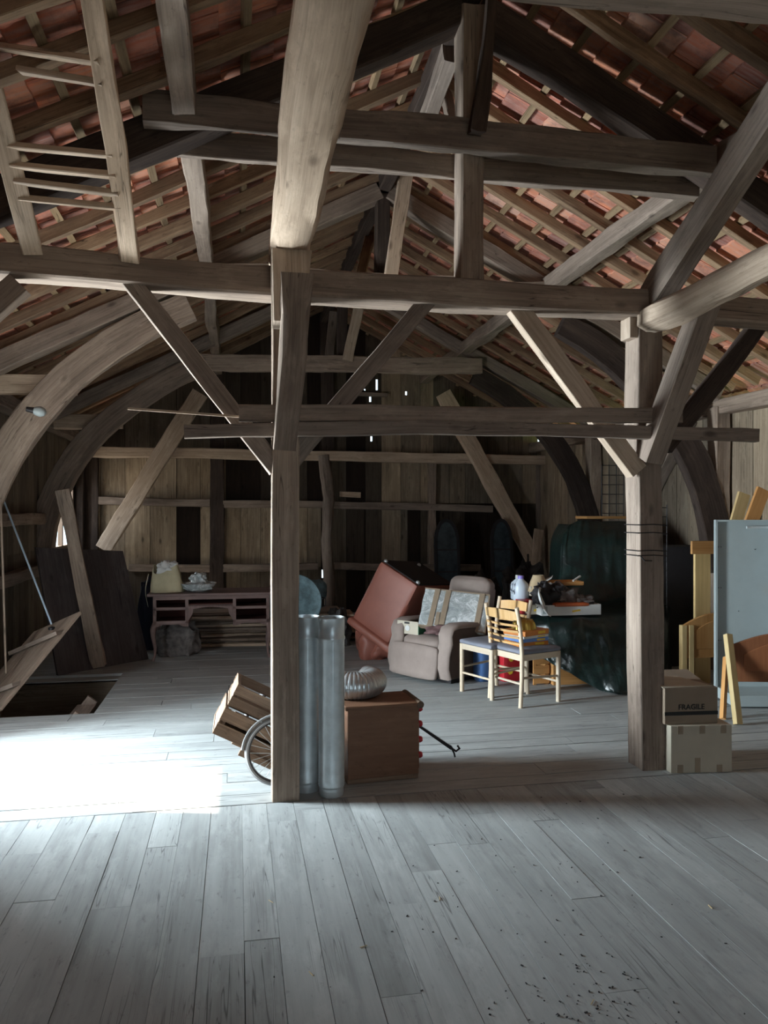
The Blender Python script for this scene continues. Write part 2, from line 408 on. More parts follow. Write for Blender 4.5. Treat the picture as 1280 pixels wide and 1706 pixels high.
# walls ---------------------------------------------------------------------------
def board_wall(name, axis, fixed, a0, a1, ztop, holes, tonef, rows, wrange=(.17, .26), thick=.022, sgn=1, seed=1, mat=None):
    rnd = random.Random(seed); mb = MB(); edges = [a0]
    while edges[-1] < a1: edges.append(min(a1, edges[-1] + rnd.uniform(*wrange)))
    cuts = sorted(set(edges + [h[k] for h in holes for k in (0, 1) if a0 < h[k] < a1]))
    off = [rnd.uniform(-.006, .006) for _ in edges]; to = [rnd.uniform(-.13, .13) for _ in edges]
    for lay in (0, 1):
        for i in range(len(cuts) - 1):
            x0, x1 = cuts[i], cuts[i + 1]; mid = (x0 + x1) / 2
            bi = max(k for k in range(len(edges)) if edges[k] <= mid)
            zt = ztop(x0), ztop(x1)
            zi = sorted(set([0] + [r for r in rows] + [99]))
            for r in range(len(zi) - 1):
                iv = [(zi[r], zi[r + 1])]
                for h in holes:
                    if h[0] <= mid <= h[1]:
                        niv = []
                        for (p, q) in iv:
                            if h[3] <= p or h[2] >= q: niv.append((p, q)); continue
                            if h[2] > p: niv.append((p, h[2]))
                            if h[3] < q: niv.append((h[3], q))
                        iv = niv
                for (p, q) in iv:
                    t0, t1 = min(q, zt[0]), min(q, zt[1])
                    if t0 <= p + .005 and t1 <= p + .005: continue
                    t0, t1 = max(t0, p), max(t1, p)
                    g0 = .003 if x0 in edges and lay == 0 else 0; g1 = .003 if x1 in edges and lay == 0 else 0
                    d0 = fixed + (off[bi] if lay == 0 else sgn * (thick / 2 + .018)); th = thick if lay == 0 else .012
                    tn = (max(0, min(1, tonef(mid, (p + min(q, max(zt))) / 2) + to[bi])) if lay == 0 else .0)
                    def pt(x, z, s): return (x, d0 + s * th / 2, z) if axis == 'x' else (d0 + s * th / 2, x, z)
                    ss = (-1, 1) if axis == 'x' else (1, -1)
                    mb.hexa([pt(x0 + g0, p, ss[0]), pt(x1 - g1, p, ss[0]), pt(x1 - g1, p, ss[1]), pt(x0 + g0, p, ss[1]),
                             pt(x0 + g0, t0, ss[0]), pt(x1 - g1, t1, ss[0]), pt(x1 - g1, t1, ss[1]), pt(x0 + g0, t0, ss[1])], tn)
    # make grain run up the boards
    o = mb.build(name, mat or WALLM, origin=(0, 0, 0)); tag(o, kind='structure'); return o
# back gable wall: slits of sky at given places, boards light or dark as the photo shows
def hb(px, py, w, h):
    p = P(px, py, v=VB); s = 12.0 / F; return (p.x - w * s / 2, p.x + w * s / 2, p.z - h * s / 2, p.z + h * s / 2)
slits = [hb(509, 577, 5, 11), hb(537, 571, 5, 8), hb(537, 592, 5, 10), hb(538, 556, 1.5, 14), hb(564, 571, 5, 12), hb(564, 595, 6, 7), hb(565, 556, 1.5, 14),
         hb(628, 641, 4, 19), hb(617, 663, 4, 14), hb(619, 731, 4, 9), hb(677, 655, 4, 7), hb(586, 633, 4, 5), hb(608, 649, 3, 3), hb(540, 956, 8, 14)]
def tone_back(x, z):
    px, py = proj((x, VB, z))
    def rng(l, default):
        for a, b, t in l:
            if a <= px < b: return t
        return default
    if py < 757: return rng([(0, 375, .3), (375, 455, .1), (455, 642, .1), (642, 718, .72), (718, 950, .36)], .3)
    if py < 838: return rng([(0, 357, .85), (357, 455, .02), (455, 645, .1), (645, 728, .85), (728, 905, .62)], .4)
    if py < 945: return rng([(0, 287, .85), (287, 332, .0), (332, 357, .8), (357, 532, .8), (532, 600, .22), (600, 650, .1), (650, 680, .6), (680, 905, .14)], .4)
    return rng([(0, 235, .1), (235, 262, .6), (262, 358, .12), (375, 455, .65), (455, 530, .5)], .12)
ZW = lambda px_y: P(500, px_y, v=VB).z
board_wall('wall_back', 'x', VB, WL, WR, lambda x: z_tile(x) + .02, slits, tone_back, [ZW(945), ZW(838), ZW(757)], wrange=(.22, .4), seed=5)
# left wall with the doorway the sun comes by, a small window far back, a knot hole
DOOR = (4.72, 5.46, 0.0, 2.02)
LWIN = (10.35, 11.75, 1.1, 1.98)
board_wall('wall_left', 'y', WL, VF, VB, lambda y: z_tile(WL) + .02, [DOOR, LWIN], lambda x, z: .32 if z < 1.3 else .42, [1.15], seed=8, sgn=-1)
RW0 = 5.0
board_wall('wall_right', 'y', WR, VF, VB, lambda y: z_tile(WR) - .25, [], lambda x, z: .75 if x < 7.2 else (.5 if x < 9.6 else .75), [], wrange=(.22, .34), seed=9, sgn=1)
board_wall('wall_front', 'x', VF, WL, WR, lambda x: z_tile(x) + .02, [(-.3, 2.1, 0, 2.6)], lambda x, z: .4, [], seed=10, sgn=-1)  # opening behind the camera added along with the fill lamp
# roof tiles on both slopes, one patterned surface
def tile_roof(side):
    mb = MB(); rnd = random.Random(20 + side); pit, tw = .335, .225
    run = (WR - UC) + .18
    nC = int(run * CS / pit) + 1; pro = [0, .010, .004, .0, .004, .010, 0]
    for i in range(nC + 1):
        for j in range(int((VB + .1 - 0.9) / tw) + 1):
            v0 = .9 + j * tw + (tw / 2 if i % 2 else 0) - .02; s0 = i * pit       # distance down the slope from the ridge
            t = rnd.random(); t = t * .75 + (.25 if rnd.random() < .3 else 0); lift = rnd.uniform(0, .004)
            rows = []
            for s_, dz in ((s0 - .06, .0), (s0 + pit, .022)):
                for lay in (0, .014):
                    rows.append([Vector((UC + side * (s_ / CS), v0 + k * (tw + .02) / 6, ZT - s_ * SL / CS + (dz + lift + lay + pro[k]) * CS)) for k in range(7)])
            n = len(mb.v)
            for r in rows: mb.v += r
            o = rnd.random() * 9
            for (a, b) in ((0, 2), (3, 1), (2, 3), (1, 0)):
                for k in range(6):
                    mb.face([n + a * 7 + k, n + a * 7 + k + 1, n + b * 7 + k + 1, n + b * 7 + k], [(o, o + k * .04), (o, o + k * .04 + .04), (o + .35, o + k * .04 + .04), (o + .35, o + k * .04)], t)
            for k in (0, 6): mb.face([n + k, n + 14 + k, n + 21 + k, n + 7 + k], [(o, o)] * 4, t)
    return mb
tr = tile_roof(1); tl = tile_roof(-1)
n = len(tr.v); tr.v += tl.v; tr.f += [[k + n for k in f] for f in tl.f]; tr.uv += tl.uv; tr.t += tl.t
# ridge capping and the plain roof over the area behind the camera
for k in range(30): tr.box((UC, .9 + k * .4, ZT + .07), (.26, .42, .05), tone=.4)
for sd, e in ((-1, WL - .1), (1, WR + .1)):
    a = Vector((UC, 0, ZT + .03)); b = Vector((e, 0, ZT + .03 - SL * abs(e - UC)))
    tr.hexa([(a.x, VF - .1, a.z), (b.x, VF - .1, b.z), (b.x, 1.0, b.z), (a.x, 1.0, a.z), (a.x, VF - .1, a.z + .03), (b.x, VF - .1, b.z + .03), (b.x, 1.0, b.z + .03), (a.x, 1.0, a.z + .03)], .4)
tag(tr.build('ceiling', TILES, origin=(0, 0, 0)), kind='structure')

# ------------------------------------------------------------------ timbers
TN = [100]
def timber(name, pts, w, h, mat, label=None, cat='beam', group=None, up=(0, 0, 1), wob=.012, seg=.14, kind=None, parent=None, scale=None, roll=0, ch=.14, round_=False, tone=.5, tag_it=True):
    pts = [Vector(p) for p in pts]; out = []; 
    for a, b in zip(pts[:-1], pts[1:]):
        n = max(1, int((b - a).length / seg))
        out += [a.lerp(b, i / n) for i in range(n)]
    out.append(pts[-1]); TN[0] += 1
    sc = None
    if scale: sc = [scale[0] + (scale[1] - scale[0]) * i / (len(out) - 1) for i in range(len(out))]
    mb = MB().sweep(out, w, h, up, ch, wob, TN[0] * 1.37, tone, sc, roll, round_, fine=not round_)
    o = mb.build(name, mat, origin=pts[0] if not parent else None, smooth=True, parent=parent, sharp=50 if round_ or ch > .3 else 28)
    if label: tag(o, label, cat, group, kind)
    return o
def arc(p0, p1, p2, n=14):                  # quadratic through control point
    p0, p1, p2 = Vector(p0), Vector(p1), Vector(p2)
    return [p0 * (1 - t) ** 2 + p1 * 2 * t * (1 - t) + p2 * t * t for t in [i / n for i in range(n + 1)]]

# rafters and battens
side_n = {-1: 'left', 1: 'right'}
v = 1.95; ri = 0; random.seed(11)
while v < VB - .1:
    for sd in (-1, 1):
        e = WL - .02 if sd < 0 else WR + .02
        a = Vector((UC + sd * .02, v + random.uniform(-.03, .03), ZR + RR * CS / 2 - SL * .02)); b = Vector((e, v + random.uniform(-.05, .05), 0)); b.z = ZR + RR * CS / 2 - SL * abs(b.x - UC)
        timber('rafter', [a, b], random.uniform(.058, .078), RR, RAFT, 'rough narrow rafter running from ridge to eave under the %s roof slope tiles' % side_n[sd], 'rafter', 'rafters under the %s roof slope' % side_n[sd], wob=.012, seg=.3)
    v += .425; ri += 1
for sd in (-1, 1):
    k = 0
    while True:
        s_ = .12 + k * .335; du = s_ / CS
        if du > (WR - UC): break
        zz = ZT - SL * du - RB * CS / 2
        uu = UC + sd * du
        rot = Matrix.Rotation(sd * math.atan(SL), 3, 'Y')
        mb = MB(); vv = 1.0
        while vv < VB - .03:
            L = random.uniform(2.5, 4); b = min(VB - .02, vv + L); mb.box((uu, (vv + b) / 2, zz), (.045, b - vv, RB), rot, tone=random.random()); vv = b
        tag(mb.build('tile_batten', BATT), 'thin batten running lengthwise above the rafters beneath the %s slope tiles' % side_n[sd], 'batten', 'tile battens on the %s roof slope' % side_n[sd])
        k += 1
# ridge beam and purlins
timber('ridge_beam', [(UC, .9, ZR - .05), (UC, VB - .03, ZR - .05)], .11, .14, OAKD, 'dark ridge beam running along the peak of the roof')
PU = 1.63
for sd, nm in ((-1, 'left'), (1, 'right')):
    x = UC + sd * PU; z = z_raft(x) - .085
    timber('purlin', [(x, .9, z), (x - sd * .03, 5.5, z + .01), (x, VB - .03, z)], .115 if sd < 0 else .14, .15, OAK, 'long hewn purlin carrying the rafters halfway up the %s roof slope' % nm, wob=.02)
timber('wall_plate', [(WL + .09, VF + .05, 2.68), (WL + .09, VB - .03, 2.68)], .15, .15, OAK, 'wall plate timber along the top of the left wall')
timber('wall_plate', [(WR - .09, 1, 2.66), (WR - .09, VB - .03, 2.66)], .15, .15, OAK, 'wall plate timber along the top of the right wall under the eave')

# principal rafters, collars, king posts of the trusses
def truss(v, where, mat=OAKD, h=.2, w=.15):
    for sd in (-1, 1):
        e = (WL + .12) if sd < 0 else (WR - .12)
        a = Vector((UC + sd * .05, v, z_raft(UC + sd * .05) - h / 2 * CS)); b = Vector((e, v, z_raft(e) - h / 2 * CS))
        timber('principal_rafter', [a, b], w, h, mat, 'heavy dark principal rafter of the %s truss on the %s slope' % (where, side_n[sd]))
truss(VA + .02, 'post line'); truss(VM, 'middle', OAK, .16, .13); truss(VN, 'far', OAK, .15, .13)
# truss A, on the two big posts
ZTA, HTA = 2.79, .155
timber('tie_beam', [(WL + .05, 4.37, ZTA + HTA / 2 + .05), (-1.2, 4.37, ZTA + HTA / 2 + .045), (.3, 4.36, ZTA + HTA / 2), (1.4, 4.37, ZTA + HTA / 2 + .01), (2.5, 4.38, ZTA + HTA / 2 + .005), (WR - .05, 4.42, ZTA + HTA / 2 - .03)], .19, HTA, OAK,
       'long hewn tie beam lying across both big posts at head height', wob=.014, up=(0, 0, 1))
c0 = P(238, 208, v=4.22); c1 = P(1192, 272, v=4.22)
timber('collar_beam', [(c0.x, 4.235, 3.73), (1.3, 4.235, 3.745), (c1.x, 4.235, 3.74)], .07, .17, OAK, 'front plank of the double collar beam clasping the king post', 'beam', wob=.012)
timber('collar_beam', [(c0.x - .05, 4.49, 3.68), (c1.x + .05, 4.49, 3.68)], .06, .13, OAK, 'rear plank of the double collar beam, a little lower', wob=.01)
timber('king_post', [(1.345, 4.37, ZTA + HTA - .02), (1.35, 4.37, 4.55)], .14, .16, OAK, 'square king post rising from the tie beam to the ridge, nearest one', 'post', up=(0, 1, 0))
p0 = P(795, 222, v=4.15); p1 = P(822, -20, v=4.15)
timber('bark_slab', [p0, p0.lerp(p1, .5) + Vector((.012, 0, 0)), p1], .06, .05, OAKD, 'narrow bark-edged slab leaning beside the nearest king post above the collar', 'board', up=(0, 1, 0), wob=.02)
# posts
post_l = thing('timber_post', 'tall square post at left holding pipes at its foot, pale lit left edge', 'post', (.262, 4.35, 0))
timber('shaft', [(0, 0, 0), (0.0, 0, 1.2), (.005, 0, 2.1), (.0, 0, ZTA)], .15, .145, OAK, up=(0, 1, 0), parent=post_l, wob=.006, ch=.06)
q0 = P(490, 455, v=4.0); q1 = P(476, 750, v=4.17)
q0 -= Vector((.262, 4.35, 0)); q1 -= Vector((.262, 4.35, 0))
timber('splice_board', [q1, q1.lerp(q0, .3) + Vector((.006, 0, 0)), q1.lerp(q0, .55) + Vector((.012, 0, 0)), q0], .15, .05, OAK, up=(0, 1, 0), parent=post_l, wob=.016, scale=(.82, 1.05))
MB().hexa([(-.075, -.29, 2.6), (.085, -.29, 2.6), (.085, -.1, 2.6), (-.075, -.1, 2.6), (-.085, -.3, 2.98), (.125, -.3, 2.98), (.125, -.1, 2.98), (-.085, -.1, 2.98)]).build('post_head', OAKP, post_l, bevel=.006)
post_r = thing('timber_post', 'tall square post at right beside the stacked boxes, left face paler', 'post', (2.525, 4.45, 0))
timber('shaft', [(0.01, 0, 0), (0, 0, .9), (-.012, 0, 1.8), (-.015, 0, 2.05), (-.015, 0, ZTA)], .15, .165, OAK, up=(0, 1, 0), parent=post_r, wob=.008, ch=.06, scale=(1.03, 1.08))
MB().box((-.115, -.02, 2.74), (.07, .12, .13)).build('peg_block', OAKP, post_r, bevel=.006)
MB().tube([(-.02, -.11, 1.3), (-.08, -.13, 1.303)], .004).tube([(-.08, -.13, 1.303), (-.10, -.12, 1.33)], .004).build('iron_hook', DARKM, post_r)
wr = MB()
for zz in (1.52, 1.47, 1.36, 1.33): wr.tube([(-.1, -.09, zz), (0, -.098, zz + .004), (.09, -.095, zz - .003), (.095, .09, zz), (-.095, .09, zz), (-.1, -.09, zz)], .003)
wr.build('wire_binding', DARKM, post_r)
# longitudinal logs on the posts
timber('log_beam', [(.285, 4.5, 3.08), (.28, 4.05, 3.075), (.275, 3.4, 3.075), (.27, 2.8, 3.08), (.265, 2.1, 3.08), (.24, 1.5, 3.08), (.2, .4, 3.08), (.17, VF + .1, 3.08)], .215, .19, OAKP, 'massive pale overhead log running from the left post towards the viewer', wob=.02, ch=.35)
timber('log_beam', [(2.49, 4.32, 2.775), (2.47, 3.8, 2.76), (2.49, 3.2, 2.79), (2.5, 2.2, 2.78), (2.5, VF + .1, 2.78)], .16, .17, OAKP, 'curving round-edged log running from the right post towards the viewer', wob=.03, ch=.6)
timber('rising_brace', [(2.52, 4.36, 2.9), (2.5, 3.3, 3.46), (2.48, 2.35, 3.95)], .13, .19, OAK, 'thick brace rising from the right post top towards the near roof', wob=.01)
timber('tie_beam', [(WL + .05, 1.64, 2.89), (.8, 1.64, 2.885), (1.4, 1.64, 2.91), (WR - .05, 1.64, 2.9)], .17, .17, OAK, 'grey tie beam crossing overhead at the top right corner, nearest to viewer', wob=.02)
# braces of truss A
def brace(a, b, wpx, label, v0, v1=None, mat=OAK, d=.08, cat='brace', name='knee_brace'):
    p = P(a[0], a[1], v=v0); q = P(b[0], b[1], v=v1 if v1 else v0)
    w = wpx / F * (p.y + q.y) / 2
    return timber(name, [p, q], w, d, mat, label, cat, up=(0, 1, 0), wob=.008, ch=.08)
brace((218, 468), (462, 782), 29, 'long diagonal brace from the tie beam down to the left post', 4.33)
brace((712, 500), (478, 778), 29, 'diagonal brace rising right from the left post behind the planks', 4.36)
brace((858, 512), (1062, 785), 34, 'diagonal brace falling right from the tie beam to the right post, pale edge', 4.36, mat=OAKP)
p = Vector((2.53, 3.72, 2.72)); q = Vector((2.53, 4.36, 2.0))
p = P(1178, 500, v=3.9); q = P(1082, 766, v=4.3)
timber('knee_brace', [p, q], .13, .12, OAK, 'pegged brace from the right log down to the front of the right post', 'brace', up=(1, 0, 0), wob=.006, ch=.08)
brace((1262, 545), (1105, 745), 32, 'dark brace from the right post rising right towards the wall', 4.5, mat=OAKD)
timber('knee_brace', [P(34, 474, v=4.33), P(-150, 640, v=4.33)], .12, .09, OAK, 'brace end at the left picture edge under the tie beam', 'brace', up=(0, 1, 0), wob=.006, ch=.08)
# planks nailed across
timber('cross_plank', [P(398, 687, v=4.235), P(1135, 693, v=4.235)], .035, .085, OAK, 'upper grey plank fixed across both posts', 'plank', wob=.008)
timber('cross_plank', [P(307, 720, v=4.235), P(700, 711, v=4.235), P(1262, 726, v=4.235)], .045, .075, OAK, 'lower longer plank fixed across both posts, split left end', 'plank', wob=.008)
timber('thin_lath', [P(213, 681, v=4.26), P(300, 687, v=4.26), P(400, 694, v=4.26)], .012, .012, OAKP, 'thin pale stick poking out left of the cross planks', 'stick', wob=.003)
# hay rack of two poles and rungs, leaning from the tie beam to the roof at upper left
rk = thing('hay_rack', 'ladder-like rack of two poles with thin rungs at upper left', 'rack', (-.8, 4.2, 2.95)); O = Vector((-.8, 4.2, 2.95))
A0, A1 = P(215, 432, v=4.28), P(152, -8, u=-.574); B0, B1 = P(56, 420, v=4.28), P(-32, 60, u=-1.09)
timber('pole', [A0 - O, (A0 - O).lerp(A1 - O, .5) + Vector((.012, 0, 0)), A1 - O], .095, .06, OAKP, parent=rk, up=(0, 1, 0), wob=.015)
timber('pole', [B0 - O, B1 - O], .09, .06, OAKP, parent=rk, up=(0, 1, 0), wob=.012)
def at_y(a, b, y):
    lo, hi = 0, 1
    for _ in range(30):
        m = (lo + hi) / 2
        if proj(a.lerp(b, m))[1] > y: lo = m
        else: hi = m
    return a.lerp(b, lo)
for ya, yb in ((110, 78), (145, 112), (264, 247), (296, 276), (327, 304), (350, 333)):
    timber('rung', [at_y(A0, A1, ya) - O + Vector((0, -.03, 0)), at_y(B0, B1, yb) - O + Vector((0, -.03, 0))], .035, .03, OAKP, parent=rk, wob=.008, ch=.3)

# middle and far trusses with curved braces
for v_, where in ((VM, 'middle'), (VN, 'far')):
    ue = 1.66
    if where == 'far': a, b = P(325, 604, v=v_ - .1), P(802, 610, v=v_ - .1)
    else: a, b = Vector((UC - ue, v_ - .1, 3.68)), Vector((UC + ue, v_ - .1, 3.68))
    timber('collar_beam', [a, b], .09, .21, OAK, 'pegged collar beam of the %s truss with both ends showing' % where if where == 'far' else 'collar beam of the middle truss hidden behind the tie beam', wob=.012)
    timber('king_post', [(UC - .005, v_, 3.6), (UC - .005, v_, 4.55)], .13, .12, OAKD, 'dark king post above the collar of the %s truss' % where, 'post', up=(0, 1, 0))
    for sd in (-1, 1):
        wu = (WL + (.12 if where == 'middle' else .02)) if sd < 0 else (WR - .12)
        # curved brace from the wall up to the collar end
        p0 = Vector((wu, v_ - .02, 1.0)); p2 = Vector((UC + sd * 1.75, v_ - .02, 3.42)); p1 = Vector((wu + (-sd) * .12, v_ - .02, 2.65))
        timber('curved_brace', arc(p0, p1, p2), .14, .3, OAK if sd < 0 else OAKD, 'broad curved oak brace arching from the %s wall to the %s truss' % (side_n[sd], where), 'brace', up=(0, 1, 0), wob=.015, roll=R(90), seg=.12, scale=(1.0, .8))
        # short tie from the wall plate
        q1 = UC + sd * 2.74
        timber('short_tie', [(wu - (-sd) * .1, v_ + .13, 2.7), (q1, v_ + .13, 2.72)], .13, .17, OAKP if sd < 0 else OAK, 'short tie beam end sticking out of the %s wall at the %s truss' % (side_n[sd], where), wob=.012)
        # wall post
        if not (sd < 0 and where == 'far'): timber('wall_post', [(wu, v_, 0), (wu, v_, 2.66)], .16, .16, OAK, 'wall post on the %s side below the %s truss' % (side_n[sd], where), 'post', up=(0, 1, 0))
# light leaning poles beside the kings, ridge braces
brace((676, 292), (650, 470), 22, 'light round-edged strut beside the middle king post', 6.85, mat=OAKP, name='strut')
brace((597, 515), (579, 602), 17, 'light strut beside the far king post above the collar', 9.7, mat=OAKP, name='strut')
brace((556, 520), (548, 600), 14, 'slim grey upright left of the far king post', 10.6, mat=OAK, name='strut')
for (va, vb, za, lab) in ((5.5, 4.5, 3.75, 'brown ridge brace seen above the collar left of the nearest king post'), (6.3, 7.0, 3.7, 'ridge brace rising in front of the middle king post'), (8.9, 9.7, 3.7, 'ridge brace rising in front of the far king post')):
    pass
p = P(752, 88, v=4.75); q = P(706, 214, v=5.6)
timber('ridge_brace', [p, q], .13, .1, OAK, 'brown ridge brace seen above the collar left of the nearest king post', 'brace', up=(1, 0, 0))
p = P(722, 130, v=5.3); q = P(760, 222, v=5.0)
timber('ridge_brace', [p, p.lerp(q, .4) + Vector((.04, 0, .02)), q], .07, .07, OAK, 'crooked grey strut touching the brown ridge brace', 'brace', up=(0, 1, 0), wob=.03)
p = P(618, 395, v=8.3); q = P(600, 462, v=7.6)
timber('ridge_brace', [p, q], .1, .1, RAFT, 'small ridge brace above the tie beam between far and middle king posts', 'brace', up=(1, 0, 0))

# left wall framing
for (v0, v1, z, lab) in ((5.6, VM - .1, 1.62, 'horizontal rail on the left wall before the middle truss'), (VM + .1, VN - .1, 1.52, 'horizontal rail on the left wall at chest height'), (VM + .1, VN - .1, .92, 'lower horizontal rail on the left wall')):
    timber('wall_rail', [(WL + .07, v0, z), (WL + .07, v1, z)], .1, .13, OAK, lab, 'rail')
timber('wall_stud', [(WL + .08, 11.9, 0), (WL + .08, 11.9, 2.6)], .12, .12, OAKD, 'dark stud on the left wall by the back corner', 'post', up=(0, 1, 0))
0 and timber('wall_stud', [(WL + .08, 10.28, 0), (WL + .08, 10.28, 2.6)], .12, .12, OAKD, 'dark stud on the left wall beside the small window', 'post', up=(0, 1, 0))
# pale curtain-like shutter outside the small window (bright daylight behind)
wn = MB()
for (x0, x1) in ((10.35, 10.42), (11.02, 11.07), (11.68, 11.75)): wn.box((WL, (x0 + x1) / 2, 1.54), (.06, x1 - x0, .86))
wn.box((WL, 11.05, 1.12), (.06, 1.4, .05)); wn.box((WL, 11.05, 1.95), (.06, 1.4, .05))
tag(wn.build('window_1', OAK), kind='structure')
# back gable framing
def bframe(a, b, wpx, label, name='wall_rail', cat='rail', v=VB - .1, mat=OAK, d=.1, wob=.012):
    p, q = P(*a, v=v), P(*b, v=v); w = wpx / F * v * .99
    return timber(name, [p, q], w, d, mat, label, cat, up=(0, 1, 0), wob=wob)
bframe((140, 752), (912, 767), 17, 'long pegged tie timber crossing the whole back gable', 'gable_tie', 'beam', v=VB - .28, mat=OAKP, d=.15, wob=.015)
bframe((165, 834), (350, 838), 13, 'upper rail across the left bay of the back wall')
bframe((372, 840), (540, 840), 12, 'upper rail in the bay left of the crooked post')
bframe((556, 841), (820, 848), 12, 'upper rail on the back wall right of the crooked post')
bframe((215, 946), (350, 947), 12, 'lower rail across the left bay of the back wall')
bframe((372, 946), (530, 944), 12, 'lower rail behind the left post and tub')
bframe((556, 944), (800, 946), 12, 'lower rail on the back wall behind the armchair')
bframe((152, 735), (152, 1030), 22, 'dark corner stud at the left end of the back wall', 'wall_stud', 'post', mat=OAKD)
bframe((362, 600), (362, 1032), 22, 'dark stud between the left and middle bays of the back wall', 'wall_stud', 'post', mat=OAKD)
bframe((545, 540), (545, 760), 22, 'dark gable king post above the crooked post', 'wall_stud', 'post', mat=OAKD)
bframe((720, 760), (720, 1026), 13, 'stud on the back wall above the armchair', 'wall_stud', 'post', mat=OAK)
bframe((905, 760), (903, 1020), 22, 'corner stud at the right end of the back wall', 'wall_stud', 'post', mat=OAK)
cp = [P(540, 758, v=VB - .35), P(548, 830, v=VB - .35), P(544, 900, v=VB - .35), P(549, 960, v=VB - .35), P(548, 1033, v=VB - .35)]
cp[-1].z = 0
timber('crooked_post', cp, .17, .15, OAK, 'crooked round-edged post standing at the middle of the back wall', 'post', up=(0, 1, 0), wob=.04, ch=.6)
bframe((333, 655), (172, 915), 27, 'long diagonal brace in the left bay of the back gable', 'gable_brace', 'brace', v=VB - .42, mat=OAKP, d=.1)
p, q = P(738, 655, v=VB - .42), P(892, 938, v=VB - .42)
timber('gable_brace', [p, q], .25, .1, OAKP, 'long diagonal brace in the right bay of the back gable', 'brace', up=(0, 1, 0))
bframe((565, 655), (645, 658), 6, 'short thin rail below the sky slits in the gable')
bframe((566, 823), (601, 824), 8, 'small pale board nailed on the dark gable boards', 'nailed_board', 'board', v=VB - .05, mat=OAKP, d=.02)
# right-hand side wall pieces
bframe((1018, 690), (1190, 852), 1, '', v=8) if False else None
timber('wall_brace', [(WR - .1, 8.9, 1.3), (WR - .1, 7.6, 2.6)], .1, .16, OAK, 'diagonal brace on the right wall behind the right post', 'brace', up=(1, 0, 0))
# partition post and boards at far right
pp = P(1150, 880, v=8.2)

# ------------------------------------------------------------------ things on the floor
def rotz(a): return Matrix.Rotation(a, 3, 'Z')
def floorpt(px, py): return P(px, py, z=0)

# --- galvanised pipes
def pipe(px, py_b, r, h, label):
    c = P(px, py_b, z=0) + Vector((0, r, 0)); t = thing('stove_pipe', label, 'pipe', (c.x, c.y, 0), group='galvanised pipes by the left post')
    b = MB(); th = .003
    prof = [(r - .006, 0), (r - .004, .02), (r - .006, .045), (r - .002, .05), (r + .002, .062), (r - .001, .07), (r + .002, .08), (r, .088), (r, h - .13), (r + .004, h - .122), (r + .004, h - .112), (r, h - .105), (r + .001, h - .008), (r + .004, h - .004), (r + .003, h), (r - .003, h), (r - .003, h - .2), (r - .005, .02)]
    b.lathe(prof, n=48, wave=lambda a, z: (.012 * math.cos(a * 48 / 2) if z < .046 else 0))
    o = b.build('tube', GALV, t, smooth=True)
    MB().box((0, -r, h / 2), (.006, .0015, h - .26)).build('seam', GALV, t)
    return t
pipe(513, 1323, .073, 1.0, 'galvanised stove pipe, rear one partly behind the other')
pipe(555, 1331, .074, 1.005, 'galvanised stove pipe, front right one of the two')

# --- small chest of drawers, side towards the viewer
A = floorpt(690, 1298); Bp = floorpt(580, 1309); wx = A - Bp; ang = math.atan2(wx.y, wx.x); Wd = wx.length + .03
ch = thing('chest_of_drawers', 'small brown chest of drawers with red knobs, elbow duct lying on it', 'chest', (Bp.x, Bp.y, 0), ang)
hh, dd = .44, .3
MB().box((Wd / 2, dd / 2, .03 + (hh - .03) / 2), (Wd, dd, hh - .03)).build('carcass', VENEER, ch, bevel=.004)
MB().box((Wd / 2, dd / 2, .02), (Wd - .0, dd - .02, .04)).build('plinth', CRATE, ch, bevel=.003)
tp = MB(); tp.box((Wd / 2, dd / 2, hh + .008), (Wd + .03, dd + .02, .022))
tp.build('top', VENEER, ch, bevel=.005)
tag(MB().tube([(Wd + .008, -.012, hh + .005), (Wd + .008, dd + .01, hh + .005)], .022).build('rounded_edge', CRATE, ch, smooth=True), 'worn rounded front edge')
for k in range(4):
    z0 = .06 + k * .095
    dr = MB().box((Wd + .004, dd / 2, z0 + .04), (.012, dd - .04, .086)).build('drawer', VENEER, ch, bevel=.003)
    for yy in (.12,):
        MB().lathe([(0, 0), (.009, 0), (.01, .012), (.02, .02), (.021, .038), (.016, .05), (0, .052)], (Wd + .01, yy, z0 + .045), 16, Matrix.Rotation(R(90), 3, 'Y')).build('knob', RED, dr, smooth=True)
# --- corrugated elbow duct lying on the chest
c = P(612, 1168, z=hh + .02); el = thing('elbow_duct', 'pleated silver elbow duct lying on the brown chest', 'duct', (P(590, 1150, v=4.72).x, 4.74, hh + .02), ang + math.pi)
mb = MB(); rr, RR2, n, m = .082, .125, 60, 28
def duct(a, b):
    ph = R(200) - a * R(230); th = b * math.tau
    pl = 0
    inside = .5 - .5 * math.cos(th)
    r2 = rr * (1 + .11 * (abs(math.sin(a * 26 * math.pi)) ** .6 - .5) * (.35 + .65 * inside) + (.03 if abs(b - .02) < .03 or abs(b - .98) < .02 else 0))
    x = (RR2 + r2 * math.cos(th)) * math.cos(ph); y = (RR2 + r2 * math.cos(th)) * math.sin(ph)
    return (x, y * .9, rr + r2 * math.sin(th) * .98)
mb.grid(duct, 260, m); mb.build('bend', GALVD, el, smooth=True, sharp=80)
mb = MB()
for a in (0, 1):
    ph = R(200) - a * R(230); cc = Vector((RR2 * math.cos(ph), RR2 * math.sin(ph) * .9, rr)); tt = Vector((-math.sin(ph), math.cos(ph) * .9, 0)).normalized() * (1 if a == 0 else -1)
    rot = tt.to_track_quat('Z', 'Y').to_matrix()
    mb.lathe([(rr, -.01), (rr, .03), (rr + .003, .034), (rr - .002, .034), (rr - .003, -.01)], cc, 32, rot)
mb.build('collar', GALVD, el, smooth=True)

